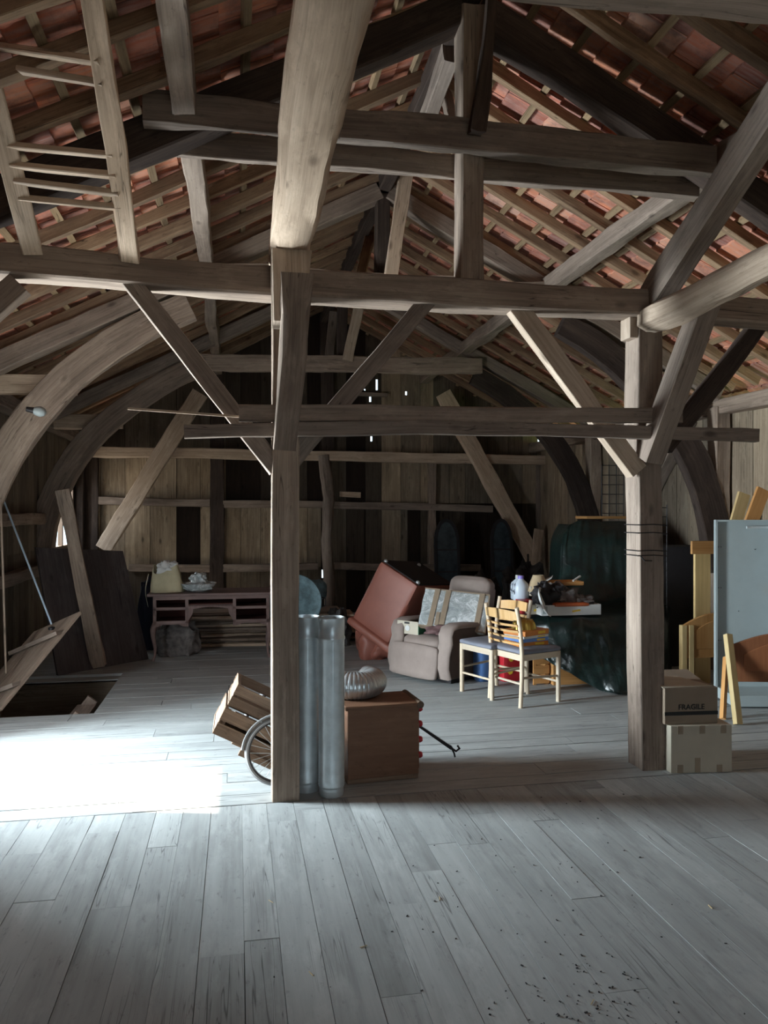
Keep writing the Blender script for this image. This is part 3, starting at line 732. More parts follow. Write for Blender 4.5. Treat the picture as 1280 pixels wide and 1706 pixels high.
# --- wheeled cart with wooden crates, tilted onto its drawbar
wc = floorpt(448, 1305); CV = 4.88
ct = thing('bicycle_cart', 'small two-wheeled cart tipped forward, wooden crates strapped on, behind left post', 'cart', (0.245, CV, 0))
def wheel(y):
    hub = (0, y, .205); w = MB()
    rot = Matrix.Rotation(R(90), 3, 'X')
    t = MB(); t.lathe([(.182, -.011), (.192, -.014), (.205, 0), (.192, .014), (.182, .011), (.182, -.011)], hub, 56, rot)
    o = t.build('tyre', RUBB, ct, smooth=True)
    w.lathe([(.173, -.009), (.182, -.011), (.182, .011), (.173, .009), (.173, -.009)], hub, 56, rot); w.build('rim', DARKM, o, smooth=True)
    s = MB()
    for k in range(24):
        a = k * math.tau / 24; s.tube([(hub[0] + .015 * math.cos(a + .5), y + (.015 if k % 2 else -.015), hub[2] + .015 * math.sin(a + .5)), (.175 * math.cos(a), y, hub[2] + .175 * math.sin(a))], .0013, 4)
    s.lathe([(0, -.035), (.014, -.035), (.014, .035), (0, .035)], hub, 12, rot); s.build('spokes', GALV, o)
wheel(-.36); wheel(.32)
TL = R(27); rt = Matrix.Rotation(TL, 3, 'Y')     # cart body pitched so the right (drawbar) end is low
def cp_(x, y, z): return Vector((0, 0, .135)) + rt @ Vector((x, y, z + .02))
fr = MB()
for y in (-.3, .26): fr.sweep([cp_(-.3, y, -.02), cp_(.55, y, -.02)], .035, .045, wob=.002)
for x in (-.28, 0, .28, .52): fr.sweep([cp_(x, -.3, -.025), cp_(x, .28, -.025)], .04, .03)
fr.sweep([cp_(-.24, -.33, -.06), cp_(.4, -.33, -.06)], .03, .04)
fr.tube([(0, -.38, .205), (0, .34, .205)], .01)
fr.build('frame', CRATE, ct)
fe = MB(); fe.tube([(.217 * math.cos(a), -.36, .205 + .217 * math.sin(a)) for a in [R(175 - k * 8) for k in range(14)]], .008); fe.build('mudguard', RUBB, ct, smooth=True)
db = MB(); db.sweep([cp_(.5, 0, -.02), cp_(.9, 0, -.02)], .035, .03); db.build('drawbar', DARKM, ct)
ht = MB(); e0 = P(752, 1246, v=CV - .05) - Vector((.245, CV, 0)); e1 = P(692, 1205, v=CV - .05) - Vector((.245, CV, 0))
ht.sweep([cp_(.55, 0, -.02), e1, e0], .03, .022); ht.build('tow_bar', DARKM, ct)
hk = MB(); hk.tube([e0, e0 + Vector((.03, -.01, -.02)), e0 + Vector((.05, -.02, .0)), e0 + Vector((.035, -.03, .02))], .007); hk.tube([e0 + Vector((-.01, -.015, .02)), e0 + Vector((.015, -.015, -.03)), e0 + Vector((.02, -.02, -.055))], .006)
hk.build('coupling', DARKM, ct, smooth=True)
# crates riding on it
def crate(cx, cz, L, Wc, Hc, label, y=-.02, rot=0):
    o = Vector((.245, CV, .135)); c = o + rt @ Vector((cx, y, cz)); t = thing('wooden_crate', label, 'crate', c, group='crates on the cart'); t.rotation_euler = (0, TL + rot, 0)
    th = .014; rnd = random.Random(L * 100)
    for sy in (-1, 1):
        s = MB()
        for k, (z0, hz) in enumerate(((.0, Hc * .44), (Hc * .56, Hc * .44))): s.box((0, sy * Wc / 2, z0 + hz / 2), (L, th, hz), tone=rnd.random())
        s.build('side_slats', CRATE, t, bevel=.002)
    for sx in (-1, 1):
        s = MB().box((sx * (L / 2 - th), 0, Hc / 2), (th * 1.5, Wc - th, Hc)); s.build('end_panel', CRATE, t, bevel=.002)
    s = MB(); s.box((0, 0, .008), (L, Wc, .012)); s.build('base', CRATE, t)
    for sx in (-1, 1):
        for sy in (-1, 1): MB().box((sx * (L / 2 - .03), sy * (Wc / 2 - .018), Hc / 2), (.025, .022, Hc)).build('corner_batten', CRATE, t)
    return t
crate(-.15, -.01, .56, .38, .16, 'lower wooden crate on the tipped cart, slatted sides', y=-.13)
crate(-.17, .16, .5, .34, .13, 'upper wooden crate stacked on the lower one, on the tipped cart', y=-.1)

# --- desk without drawers
a0, a1 = floorpt(255, 1102), floorpt(440, 1096)
dk = thing('writing_desk', 'mauve-brown desk with empty drawer openings and curved legs', 'desk', (a0.x, a0.y, 0), math.atan2(a1.y - a0.y, a1.x - a0.x))
Ld = (a1 - a0).length + .06; Dd, Hd = .52, .72
MB().box((Ld / 2 - .02, Dd / 2, Hd - .012), (Ld + .08, Dd + .06, .028)).build('desk_top', DESKW, dk, bevel=.005)
fc = MB()     # front frame
zb = .40
def fbx(x0, x1, z0, z1): fc.box(((x0 + x1) / 2, .0, (z0 + z1) / 2), (x1 - x0, .022, z1 - z0))
q1, q2 = Ld * .3, Ld * .68
fbx(0, Ld, Hd - .065, Hd - .026)
for (x0, x1) in ((0, q1), (q2, Ld)):
    fbx(x0, x0 + .035, zb, Hd - .065); fbx(x1 - .035, x1, zb, Hd - .065); fbx(x0, x1, .545, .575); fbx(x0, x1, zb - .01, zb + .03)
fbx(q1, q2, .58, .60)
M4 = Matrix(((1, 0, 0, 0), (0, 0, -1, .011), (0, 1, 0, 0), (0, 0, 0, 1)))
def apron(x0, x1):
    pts = [(x0, .60), (x1, .60), (x1, .43)]
    for k in range(9):
        a = k / 8; pts.append((x1 - .0 - .05 * math.sin(a * math.pi / 2), .43 + .12 * a))
    for k in range(1, 12):
        a = k / 12; pts.append((x1 - .05 - (x1 - x0 - .1) * a, .55 + .022 * math.sin(a * math.pi)))
    for k in range(9):
        a = 1 - k / 8; pts.append((x0 + .05 * math.sin(a * math.pi / 2), .43 + .12 * a))
    return pts
fc.prism(apron(q1, q2), .022, M4)
def skirt(x0, x1):
    pts = [(x0, zb)]; 
    for k in range(13):
        a = k / 12; pts.append((x0 + (x1 - x0) * a, zb - .035 + .02 * math.sin(a * math.pi) ** 2 + (.012 if .2 < a < .8 else 0)))
    pts.append((x1, zb)); return pts[::-1]
fc.prism(skirt(0, q1), .022, M4); fc.prism(skirt(q2, Ld), .022, M4)
fc.build('front_frame', DESKW, dk, bevel=.002)
for (x0, x1) in ((0, q1), (q2, Ld)):
    ib = MB(); ib.box(((x0 + x1) / 2, Dd - .02, .56), (x1 - x0, .012, .3)); ib.box((x0 + .008, Dd / 2, .55), (.014, Dd - .02, .32)); ib.box((x1 - .008, Dd / 2, .55), (.014, Dd - .02, .32)); ib.box(((x0 + x1) / 2, Dd / 2, .56), (x1 - x0, Dd - .03, .01)); ib.box(((x0 + x1) / 2, Dd / 2, .405), (x1 - x0, Dd - .03, .01))
    ib.build('drawer_housing', INNER, dk)
ib = MB(); ib.box(((q1 + q2) / 2, Dd - .02, .64), (q2 - q1, .012, .1)); ib.box(((q1 + q2) / 2, Dd / 2, .6), (q2 - q1, Dd - .03, .01)); ib.build('drawer_housing', INNER, dk)
for x in (.02, Ld - .02):
    for y in (.02, Dd - .03):
        s = -1 if x < .1 else 1
        MB().sweep([(x, y, .40), (x + s * .022, y - .01, .34), (x + s * .02, y, .26), (x + s * .0, y, .14), (x + s * .005, y, .05), (x + s * .025, y - .01, .0)], .04, .04, up=(0, 1, 0), ch=.4, scale=[1.4, 1.5, 1.1, .75, .6, .95]).build('leg', DESKW, dk, smooth=True)
# things on the desk
def lump(name, loc, size, mat, label, cat, seed, amp=.25, flat=True, n=20, rz=0, parent=None, group=None, freq=2.2):
    mb = MB(); sx, sy, sz = size
    def fn(a, b):
        th = a * math.tau; ph = b * math.pi
        p = Vector((math.sin(ph) * math.cos(th), math.sin(ph) * math.sin(th), math.cos(ph)))
        p = Vector([math.copysign(abs(k) ** .75, k) for k in p])
        k = 1 + amp * noise.noise(p * freq + Vector((seed, 0, seed))) + amp * .4 * noise.noise(p * freq * 3 + Vector((seed, 5, 0)))
        q = p * k
        z = max(-.62, q.z) if flat else q.z
        return (q.x * sx / 2, q.y * sy / 2, (z + (.62 if flat else 1)) * sz / 1.62)
    mb.grid(fn, n * 2, n)
    if parent: 
        mb.v = [Vector(p) + Vector(loc) for p in mb.v]
        return mb.build(name, mat, parent, smooth=True)
    o = mb.build(name, mat, origin=(0, 0, 0), smooth=True); o.location = loc; o.rotation_euler = (0, 0, rz)
    return tag(o, label, cat, group)
bl = dk.matrix_basis.copy()
dkl = lambda x, y, z: Vector((a0.x, a0.y, 0)) + rotz(math.atan2(a1.y - a0.y, a1.x - a0.x)) @ Vector((x, y, z))
bg = thing('canvas_bag', 'bulging cream canvas bag with white liner on the desk', 'bag', dkl(.13, .22, Hd + .003))
def bagf(a, b):
    th = a * math.tau; w = 1 - .28 * b ** 1.5; z = .25 * b
    r = (abs(math.cos(th)) ** 4 + abs(math.sin(th)) ** 4) ** -.25
    k = 1 + .07 * noise.noise(Vector((math.cos(th) * 2, math.sin(th) * 2, b * 3)))
    return (.18 * w * r * math.cos(th) * k - .02 * b, .12 * w * r * math.sin(th) * k, z + .05 * b * math.cos(th * 2 + 1) + (.01 * noise.noise(Vector((th, b, 3)))))
mb = MB(); mb.grid(bagf, 48, 14); mb.grid(lambda a, b: Vector(bagf(a, 0)) * b, 24, 2); mb.build('bag_body', CANVAS, bg, smooth=True)
lump('liner', (.0, .0, .13), (.22, .16, .2), WHITEP, None, None, 3, .4, parent=bg)
mb = MB(); mb.grid(lambda a, b: (-.19 - .03 * math.sin(b * 3) - .02 * a, -.09 + .12 * a + .01 * math.sin(b * 9), .2 - b * .36 + .0), 6, 12); mb.build('hanging_strap', CANVAS, bg, smooth=True)
bw = thing('glass_bowl', 'shallow clear bowl wrapped in shiny film on the desk', 'bowl', dkl(.46, .22, Hd + .003))
MB().lathe([(.0, .0), (.1, 0), (.17, .05), (.2, .09), (.196, .092), (.165, .055), (.1, .006), (0, .006)], n=40).build('dish', FILM, bw, smooth=True)
lump('film_wrap', (.0, 0, .015), (.3, .28, .09), FILM, None, None, 9, .3, parent=bw)
lump('plastic_bag', dkl(.46, .22, Hd + .1), (.17, .14, .1), FILM, 'crumpled clear plastic bag on top of the wrapped bowl', 'bag', 14, .5)
# dark bag and items at left behind the desk
lump('dark_bundle', floorpt(238, 1090) + Vector((.02, .35, 0)), (.22, .3, .8), plain('navy_cloth', (.015, .02, .04), .8, bump=.3), 'dark navy bundle standing at the left end of the desk', 'bundle', 22, .2)
lump('cloth_pile', dkl(.22, .38, 0.0), (.46, .3, .36), GREYC, 'dark patterned cloth heap under the left side of the desk', 'cloth', 31, .35)
# planks stacked behind the desk
sp0, sp1 = floorpt(300, 1082), floorpt(560, 1075)
rnd = random.Random(4); bx_ = sp0.x
for i in range(11):
    zz = .018 + (i // 1) * .037; xx = sp0.x + rnd.uniform(-.05, .25); L = rnd.uniform(1.6, 2.1); y = 9.55 + rnd.uniform(-.06, .06)
    for j in range(1):
        timber('stacked_plank', [(xx, y, zz), (xx + L, y + rnd.uniform(-.05, .05), zz + rnd.uniform(-.004, .004))], .42, .03, OAK if i % 3 else OAKP, 'grey waney plank lying in the low stack behind the desk', 'plank', 'planks stacked on the floor behind the desk', wob=.006, ch=.1)
# blue-green round tubs leaning behind the left post
def tub(px, py, r, label, v_, tilt, yaw=0, lab2=None):
    c = P(px, py, v=v_); t = thing('metal_tub', label, 'tub', (c.x, c.y, c.z)); t.rotation_euler = (R(90 - tilt), 0, yaw)
    MB().lathe([(0, -.16), (r * .8, -.16), (r * .93, -.02), (r, 0), (r + .012, .006), (r + .004, .014), (r * .96, .01), (r * .9, -.0), (r * .6, .012), (0, .016)], n=56).build('tub_body', TUBM, t, smooth=True)
    for s in (-1, 1): MB().tube([(s * r * .97, -.06, -.04), (s * (r + .05), -.04, -.04), (s * (r + .05), .04, -.04), (s * r * .97, .06, -.04)], .008).build('handle', DARKM, t, smooth=True)
    return t
tub(490, 1003, .31, 'round blue-green metal tub turned face out behind the left post', 8.9, 8, R(-8))
lump('blue_funnel', P(528, 1000, v=9.2), (.24, .12, .2), TUBM, 'small blue-green funnel shape sticking out right of the round tub', 'funnel', 41, .1, False)

# --- left wall: black panel, propped timber, trapdoor, poles
def panel4(name, c4, th, mat, label, cat, nrm=(1, 0, 0), kind=None):
    n = Vector(nrm).normalized() * th; mb = MB(); mb.hexa([c4[0], c4[1], c4[1] - n, c4[0] - n, c4[3], c4[2], c4[2] - n, c4[3] - n]); o = mb.build(name, mat, bevel=.003); return tag(o, label, cat)
b0 = P(248, 1100, z=0); b1 = Vector((-1.72, 8.0, 0))
b0 = Vector((-1.02, 8.55, 0)); t0 = P(205, 918, v=8.75); t1 = P(60, 912, v=8.1)
b1 = Vector((-1.72, 7.98, 0)); b0 = P(248, 1098, z=0); 
pb = panel4('boarded_hatch_cover', [b1, b0, t0, t1], .04, wood('charred_boards', (.03, .024, .024), (.055, .045, .045), (.09, .078, .078)), 'large dark boarded panel leaning against the left wall', 'panel', (.6, -.8, 0))
lo = P(166, 1112, z=0); hi = P(104, 815, v=8.0)
timber('propped_timber', [lo + Vector((0, -.05, .02)), hi], .13, .07, plain_w if False else OAK, 'reddish-brown timber propped against the black panel at left', 'timber', up=(0, 1, 0))
td = thing('trapdoor', 'raised boarded trapdoor, held open over the stair hatch at left', 'hatch', (HATCH[0] + .05, 6.9, .02))
To = Vector((HATCH[0] + .05, 6.9, .02))
c4 = [P(4, 1184, v=6.55), P(137, 1022, v=7.25), P(60, 1056, v=7.45), P(-80, 1215, v=6.95)]
mb = MB(); up_ = (c4[1] - c4[0]).cross(c4[3] - c4[0]).normalized() * .03
nb = 5
for k in range(nb):
    s0, s1 = k / nb + .004, (k + 1) / nb - .004
    a, b, c_, d_ = c4[0].lerp(c4[3], s0), c4[1].lerp(c4[2], s0), c4[1].lerp(c4[2], s1), c4[0].lerp(c4[3], s1)
    mb.hexa([a - To, b - To, c_ - To, d_ - To, a - To + up_, b - To + up_, c_ - To + up_, d_ - To + up_])
mb.build('boards', OAK, td, bevel=.003)
mb = MB()
for s in (.22, .75):
    a, b = c4[0].lerp(c4[1], s) - To, c4[3].lerp(c4[2], s) - To
    mb.sweep([a + up_ * 1.5, b + up_ * 1.5], .1, .035)
mb.build('ledge', OAK, td)
mb = MB(); q = c4[1].lerp(c4[2], .5).lerp(c4[0], .12) - To; mb.lathe([(0, 0), (.03, 0), (.03, .02), (0, .03)], q + up_ * .5 + Vector((0, 0, .02)), 14); mb.build('ring_plate', DARKM, td)
tp_ = c4[1].lerp(c4[2], .62)
timber('support_rod', [P(86, 1040, v=7.3), P(4, 828, v=7.6)], .018, .018, POLEM, 'thin pale blue rod holding the trapdoor up', 'rod', wob=0, round_=True, up=(0, 1, 0))
timber('thin_pole', [P(10, 1122, v=6.9), P(1, 830, v=6.95)], .018, .018, OAK, 'thin grey pole upright at the left picture edge', 'pole', wob=.003, round_=True, up=(0, 1, 0))
hs = MB(); a, b2, c, d = HATCH
ld = thing('stair_ladder', 'steep wooden steps going down in the open hatch', 'ladder', (b2 - .3, 6.9, -.05))
for y in (-.2, .35): MB().sweep([(.15, y, -.02), (-.5, y, -.85)], .03, .1).build('stringer', OAK, ld)
for k in range(4): MB().box((.1 - k * .17, .075, -.08 - k * .21), (.16, .55, .025)).build('tread', OAK, ld)
lamp = thing('wall_lamp', 'small round white lamp fixed under the curved brace at left', 'lamp', P(68, 686, v=6.6))
MB().lathe([(0, -.05), (.03, -.05), (.04, -.02), (.042, 0), (.03, .03), (0, .045)], n=20, rot=Matrix.Rotation(R(100), 3, 'Y')).build('bulb_glass', WHITE, lamp, smooth=True)
MB().lathe([(0, -.11), (.02, -.11), (.026, -.05), (0, -.045)], n=16, rot=Matrix.Rotation(R(100), 3, 'Y')).build('lamp_socket', DARKM, lamp, smooth=True)

# --- rust leather armchair tipped on its end
TLc, TR_, BR, BL = P(628, 934, v=7.85), P(702, 972, v=7.5), P(655, 1084, v=7.48), P(578, 1026, v=7.83)
K_ = 8.0 / 7.34; lw, lh = .487 * K_, .666 * K_
sm = rotz(R(-41.8)) @ Matrix.Rotation(R(-4.4), 3, 'X') @ Matrix.Rotation(R(27.8), 3, 'Y')
ex, ey, ez = sm.col[0], sm.col[1], sm.col[2]
cc = P(639.5, 1004, v=8.0)
sf = thing('leather_sofa', 'rust-red leather sofa tipped up on its end behind the taupe recliner', 'sofa', cc)
sf.rotation_euler = sm.to_euler()
sgn = 1 if ey.y > 0 else -1
MB().rbox((0, sgn * .42, 0), (lw, .84, lh), .035, 12, .008).build('end_panel', LEATH, sf, smooth=True)
mb = MB(); mb.box((lw * .0, sgn * .44, lh / 2 + .004), (lw * .97, .8, .012)); mb.build('black_underside', BLKF, sf)
MB().rbox((0.03, sgn * .38, -lh / 2 - .02), (lw + .12, .84, .1), .045, 10).build('back_rail', LEATH, sf, smooth=True)
for x, y in ((-lw / 2 + .04, .05), (lw / 2 - .04, .05), (-lw / 2 + .1, .7)): MB().lathe([(.022, 0), (.022, .015), (.012, .025), (0, .026)], (x, sgn * y, lh / 2 + .008), 14).build('foot', GALV, sf, smooth=True)
# seat cushions hanging at the bottom: world-upright pieces
Ms = sm.inverted()
def sfl(p): return Ms @ (Vector(p) - cc)
c1_ = P(622, 1078, v=8.45); mb = MB(); mb.rbox(sfl(c1_), (.30, .5, .36), .09, 10, .02, rot=Ms @ rotz(R(-12)), crease=.05, seed=3); mb.build('cushion', LEATH, sf, smooth=True)
c2_ = P(652, 1088, v=8.4); c2_.z = .11; mb = MB(); mb.rbox(sfl(c2_), (.46, .55, .2), .08, 10, .02, rot=Ms @ rotz(R(-12)), crease=.05, seed=7); mb.build('cushion', LEATH, sf, smooth=True)
c3_ = P(608, 1075, v=8.6); c3_.z = .27; mb = MB(); mb.rbox(sfl(c3_), (.16, .5, .5), .07, 10, .02, rot=Ms @ rotz(R(-12)), crease=.03, seed=9); mb.build('cushion', LEATH, sf, smooth=True)

# --- taupe recliner armchair
g0, g1 = floorpt(652, 1122), floorpt(735, 1140)
fx = (g1 - g0); Wf = fx.length + .12; ra = math.atan2(fx.y, fx.x)
rc = thing('recliner_armchair', 'taupe fabric recliner armchair facing left, fruit box on its seat', 'armchair', (g0.x, g0.y, 0), ra)
print('recliner', Wf, math.degrees(ra))
# local: x across the front, y back into the chair
aw = .15
def armprof(): return
for k, x in enumerate((aw / 2, Wf - aw / 2)):
    s = MB()
    def fn(a, b, x=x):
        pass
    prof = [(0.0, .05), (-.03, .12), (-.02, .25), (.03, .36), (.02, .43), (.03, .5), (.09, .53), (.3, .52), (.62, .5), (.8, .49), (.82, .05)]
    mb = MB(); M = Matrix(((0, 0, 1, x - aw / 2), (1, 0, 0, 0), (0, 1, 0, 0), (0, 0, 0, 1))); mb.prism(prof[::-1], aw, M)
    o = mb.build('armrest', VELVD if k else VELV, rc, smooth=False, bevel=.03); o.modifiers['bevel'].segments = 4  # right armrest body is darker than the left one
    # rounded front roll and top pad in velour
    mb = MB(); mb.sweep([(x, .0, .06), (x, -.035, .16), (x, -.025, .27), (x, .02, .38), (x, .01, .455), (x, .04, .51), (x, .13, .53), (x, .4, .52), (x, .75, .5)], aw + .02, .05, up=(0, -1, .3), ch=.9, fine=True); mb.build('arm_pad', VELV, rc, smooth=True)
sw = Wf - 2 * aw
MB().rbox((Wf / 2, .32, .33), (sw, .66, .16), .06, 10, .015).build('seat_cushion', VELV, rc, smooth=True)
MB().rbox((Wf / 2 - .03, -.055, .19), (sw + .12, .06, .3), .028, 10, .01, rot=Matrix.Rotation(R(-7), 3, 'X')).build('footrest_panel', VELV, rc, smooth=True)
MB().rbox((Wf / 2, .72, .58), (sw + .04, .2, .62), .08, 10, .02, rot=Matrix.Rotation(R(-14), 3, 'X')).build('backrest', VELV, rc, smooth=True)
MB().rbox((Wf / 2, .77, .83), (sw + .02, .18, .2), .07, 10, .015, rot=Matrix.Rotation(R(-14), 3, 'X')).build('headrest', VELV, rc, smooth=True)
MB().box((Wf / 2, .42, .03), (Wf - .12, .7, .06)).build('base', BLACKW, rc)
rcl = lambda x, y, z: Vector((g0.x, g0.y, 0)) + rotz(ra) @ Vector((x, y, z))
# wrapped picture leaning across the arms
k4 = [P(697, 1041, v=7.22), P(808, 1054, v=6.98), P(829, 988, v=7.2), P(717, 981, v=7.44)]
wp = thing('wrapped_picture', 'large framed picture wrapped in bubble film and brown tape on the recliner', 'picture', k4[0])
ax_ = (k4[1] - k4[0]).normalized(); az_ = (k4[3] - k4[0]); az_ = (az_ - ax_ * az_.dot(ax_)).normalized(); ay_ = az_.cross(ax_)
wp.rotation_euler = Matrix((ax_, ay_, az_)).transposed().to_euler()
PW, PH = (k4[1] - k4[0]).length, (k4[3] - k4[0]).length
MB().rbox((PW / 2, .02, PH / 2), (PW, .045, PH), .012, 26, .004, crease=.018).build('film_cover', FILM, wp, smooth=True)
mb = MB()
for (x, w) in ((PW * .17, .05), (PW * .34, .05), (PW * .86, .05)): mb.hexa([(x - w / 2, -.012, 0), (x + w / 2, -.012, 0), (x + w / 2, .0, 0), (x - w / 2, .0, 0), (x - w / 2 + .02, -.012, PH), (x + w / 2 + .02, -.012, PH), (x + w / 2 + .02, .0, PH), (x - w / 2 + .02, .0, PH)])
mb.box((PW * .27, -.01, PH * .2), (.035, .008, PH * .35)); mb.build('tape_strip', TAPE, wp)
mb = MB(); mb.box((PW / 2, .022, PH), (PW, .05, .012)); mb.box((PW, .022, PH / 2), (.012, .05, PH)); mb.box((PW / 2, .022, 0), (PW, .05, .012)); mb.build('picture_frame', TAPE, wp)
# fruit carton on the seat
bx0 = P(663, 1062, v=7.42); bx1 = P(703, 1068, v=7.3)
fb_ = thing('fruit_carton', 'cream and green fruit carton with a round white sticker on the recliner seat', 'carton', (bx0.x, bx0.y, .415), ra + R(8)); 
fw = .25
s = MB(); s.box((fw / 2, 0, .06), (fw, .012, .125)); s.box((fw / 2, .36, .06), (fw, .012, .125)); s.box((fw / 2, .18, .006), (fw, .36, .012)); s.box((0, .18, .05), (.012, .36, .1)); s.build('carton_body', CARDL, fb_)
s = MB().box((fw, .18, .05), (.012, .37, .1)).build('green_side', GREEN, fb_)
MB().lathe([(0, 0), (.028, 0), (.028, .004), (0, .004)], (fw * .5, -.007, .055), 20, Matrix.Rotation(R(90), 3, 'X')).build('round_sticker', WHITEP, fb_)
MB().box((fw * .47, -.007, .105), (.06, .003, .018)).build('handle_hole', BLACK, fb_)
lump('folded_cloth', rcl(Wf * .62, .22, .43), (.34, .3, .09), plain('mauve_cloth', (.16, .09, .09), .9, bump=.2), 'mauve folded cloth lying in the fruit carton', 'cloth', 51, .3)

# --- beech chairs
def chair(name_lab, loc, rz, light):
    t = thing('dining_chair', name_lab, 'chair', loc, rz, 'ladder-back beech chairs')
    w, d, sh, H_ = .40, .40, .45, .82
    for s in (-1, 1):
        MB().sweep([(s * w / 2, d / 2 + .015, 0), (s * w / 2, d / 2, .25), (s * w / 2, d / 2, .45), (s * w / 2, d / 2 + .02, .65), (s * w / 2, d / 2 + .055, H_)], .033, .035, up=(0, 1, 0), ch=.6, fine=True).build('rear_leg', BEECHW if light else BEECH, t, smooth=True)
        MB().sweep([(s * (w / 2), -d / 2, 0), (s * w / 2, -d / 2, sh - .02)], .036, .036, up=(0, 1, 0), ch=.5, fine=True).build('front_leg', BEECHW, t, smooth=True)
        MB().tube([(s * w / 2, -d / 2, .22), (s * w / 2, d / 2, .24)], .010).build('side_stretcher', BEECHW, t, smooth=True)
        MB().box((s * w / 2, 0, sh - .045), (.02, d, .05)).build('side_rail', BEECHW, t)
    MB().tube([(-w / 2, -d / 2, .17), (w / 2, -d / 2, .17)], .010).build('front_stretcher', BEECHW, t, smooth=True)
    MB().tube([(-w / 2, d / 2, .19), (w / 2, d / 2, .19)], .010).build('rear_stretcher', BEECHW, t, smooth=True)
    MB().box((0, -d / 2, sh - .045), (w, .02, .05)).build('front_rail', BEECHW, t)
    MB().box((0, d / 2, sh - .045), (w, .02, .05)).build('rear_rail', BEECHW, t)
    MB().rbox((0, -.01, sh), (w + .03, d + .03, .045), .02, 10, .008).build('seat', SEATF, t, smooth=True)
    def slat(z0, z1, nm, m):
        mb = MB()
        n = 10
        for k in range(n):
            x0, x1 = -w / 2 + w * k / n, -w / 2 + w * (k + 1) / n
            f = lambda x: d / 2 + .02 + (z0 - .6) * .16 + .03 * (1 - (2 * x / w) ** 2)
            g = lambda x: (z1 - z0) * (1 + (.18 * (1 - (2 * x / w) ** 2) if nm == 'top_rail' else 0))
            mb.hexa([(x0, f(x0), z0), (x1, f(x1), z0), (x1, f(x1) + .014, z0), (x0, f(x0) + .014, z0), (x0, f(x0) + .012, z0 + g(x0)), (x1, f(x1) + .012, z0 + g(x1)), (x1, f(x1) + .026, z0 + g(x1)), (x0, f(x0) + .026, z0 + g(x0))])
        mb.build(nm, m, t, smooth=True)
    slat(.715, .785, 'top_rail', BEECH)
    for z in (.51, .56, .61, .66): slat(z, z + .02, 'slat', BEECH)
    return t
ca, cb = floorpt(826, 1164), floorpt(857, 1178)       # rear legs of the near chair
mid = (ca + cb) / 2; dirb = (cb - ca); an = math.atan2(dirb.y, dirb.x)
print('chair rear span', dirb.length, math.degrees(an))
rz1 = R(-58) + math.pi
# local +y is the back; rear legs lie at local (+-w/2, +.2)
def place_chair(lab, bx_, by_, face, light):      # centre of the rear legs and facing direction angle
    rz = face + math.pi / 2; back = rotz(rz) @ Vector((0, .215, 0)); return chair(lab, (bx_ - back.x, by_ - back.y, 0), rz, light)
place_chair('beech ladder-back chair with game boxes on its seat', mid.x, mid.y, R(20), True)
m2 = floorpt(855, 1150)
place_chair('beech ladder-back chair facing left with an empty grey seat', m2.x, m2.y + .03, R(203), True)
# game boxes on the near chair
sc_ = mid + rotz(R(20)) @ Vector((.235, 0, 0)); zz = .474
gb = [(.30, .22, .035, ORNG, 'lowest flat orange board game box on the chair seat'), (.29, .24, .03, SKYB, 'blue board game box in the middle of the pile on the chair'), (.29, .24, .02, WHITEP, 'white game box in the pile on the chair'), (.31, .24, .042, ORNG, 'orange board game box on top of the pile on the chair')]
for i, (a, b, h_, m_, lab) in enumerate(gb):
    t = thing('board_game_box', lab, 'box', (sc_.x, sc_.y, zz), R(14 + i * 5), 'board game boxes on the chair')
    MB().box((0, 0, h_ / 2), (a, b, h_)).build('box_lid', m_, t, bevel=.002)
    MB().box((.06, -b / 2 - .001, h_ / 2), (a * .3, .002, h_ * .5)).build('printed_label', YEL if m_ is not YEL else BLACK, t)
    zz += h_ + .001
gt = MB(); gt.lathe([(.03, .075), (.045, .085), (.07, .08), (.09, .05), (.1, .01), (.104, 0), (.096, 0), (.085, .045), (.068, .073), (.045, .078), (.034, .07), (.03, .0)], n=72, wave=lambda a, z: .07 * math.cos(a * 12) if z > .004 else 0)
o = gt.build('cake_mould', GOLD, origin=(0, 0, 0), smooth=True); o.location = (sc_.x - .02, sc_.y - .0, zz); tag(o, 'fluted gold ring cake mould upside down on the game boxes', 'cake tin')
# items below the chairs
fp = floorpt(880, 1150) + Vector((.0, .35, 0))
for i, (dx, m_, h_, lab) in enumerate(((-.28, BLUEM, .38, 'blue plastic sack standing behind the chair legs'), (.0, RED, .3, 'red patterned box on the floor behind the near chair'))):
    t = thing('sack' if i == 0 else 'toy_box', lab, 'bag' if i == 0 else 'box', (fp.x + dx, fp.y + .1, 0), R(10))
    MB().rbox((0, 0, h_ / 2), (.16, .16, h_) if i == 0 else (.26, .2, h_), .02 if i else .05, 8, .01 if i == 0 else 0).build('body', m_, t, smooth=True)
    if i: 
        for (x, z, mm, nm) in ((-.06, .1, YEL, 'yellow_flower'), (.05, .22, GREEN, 'green_patch'), (-.05, .22, YEL, 'yellow_patch')): MB().lathe([(0, 0), (.028, 0), (.028, .003), (0, .003)], (x, -.1, z), 7, Matrix.Rotation(R(90), 3, 'X')).build(nm, mm, t)
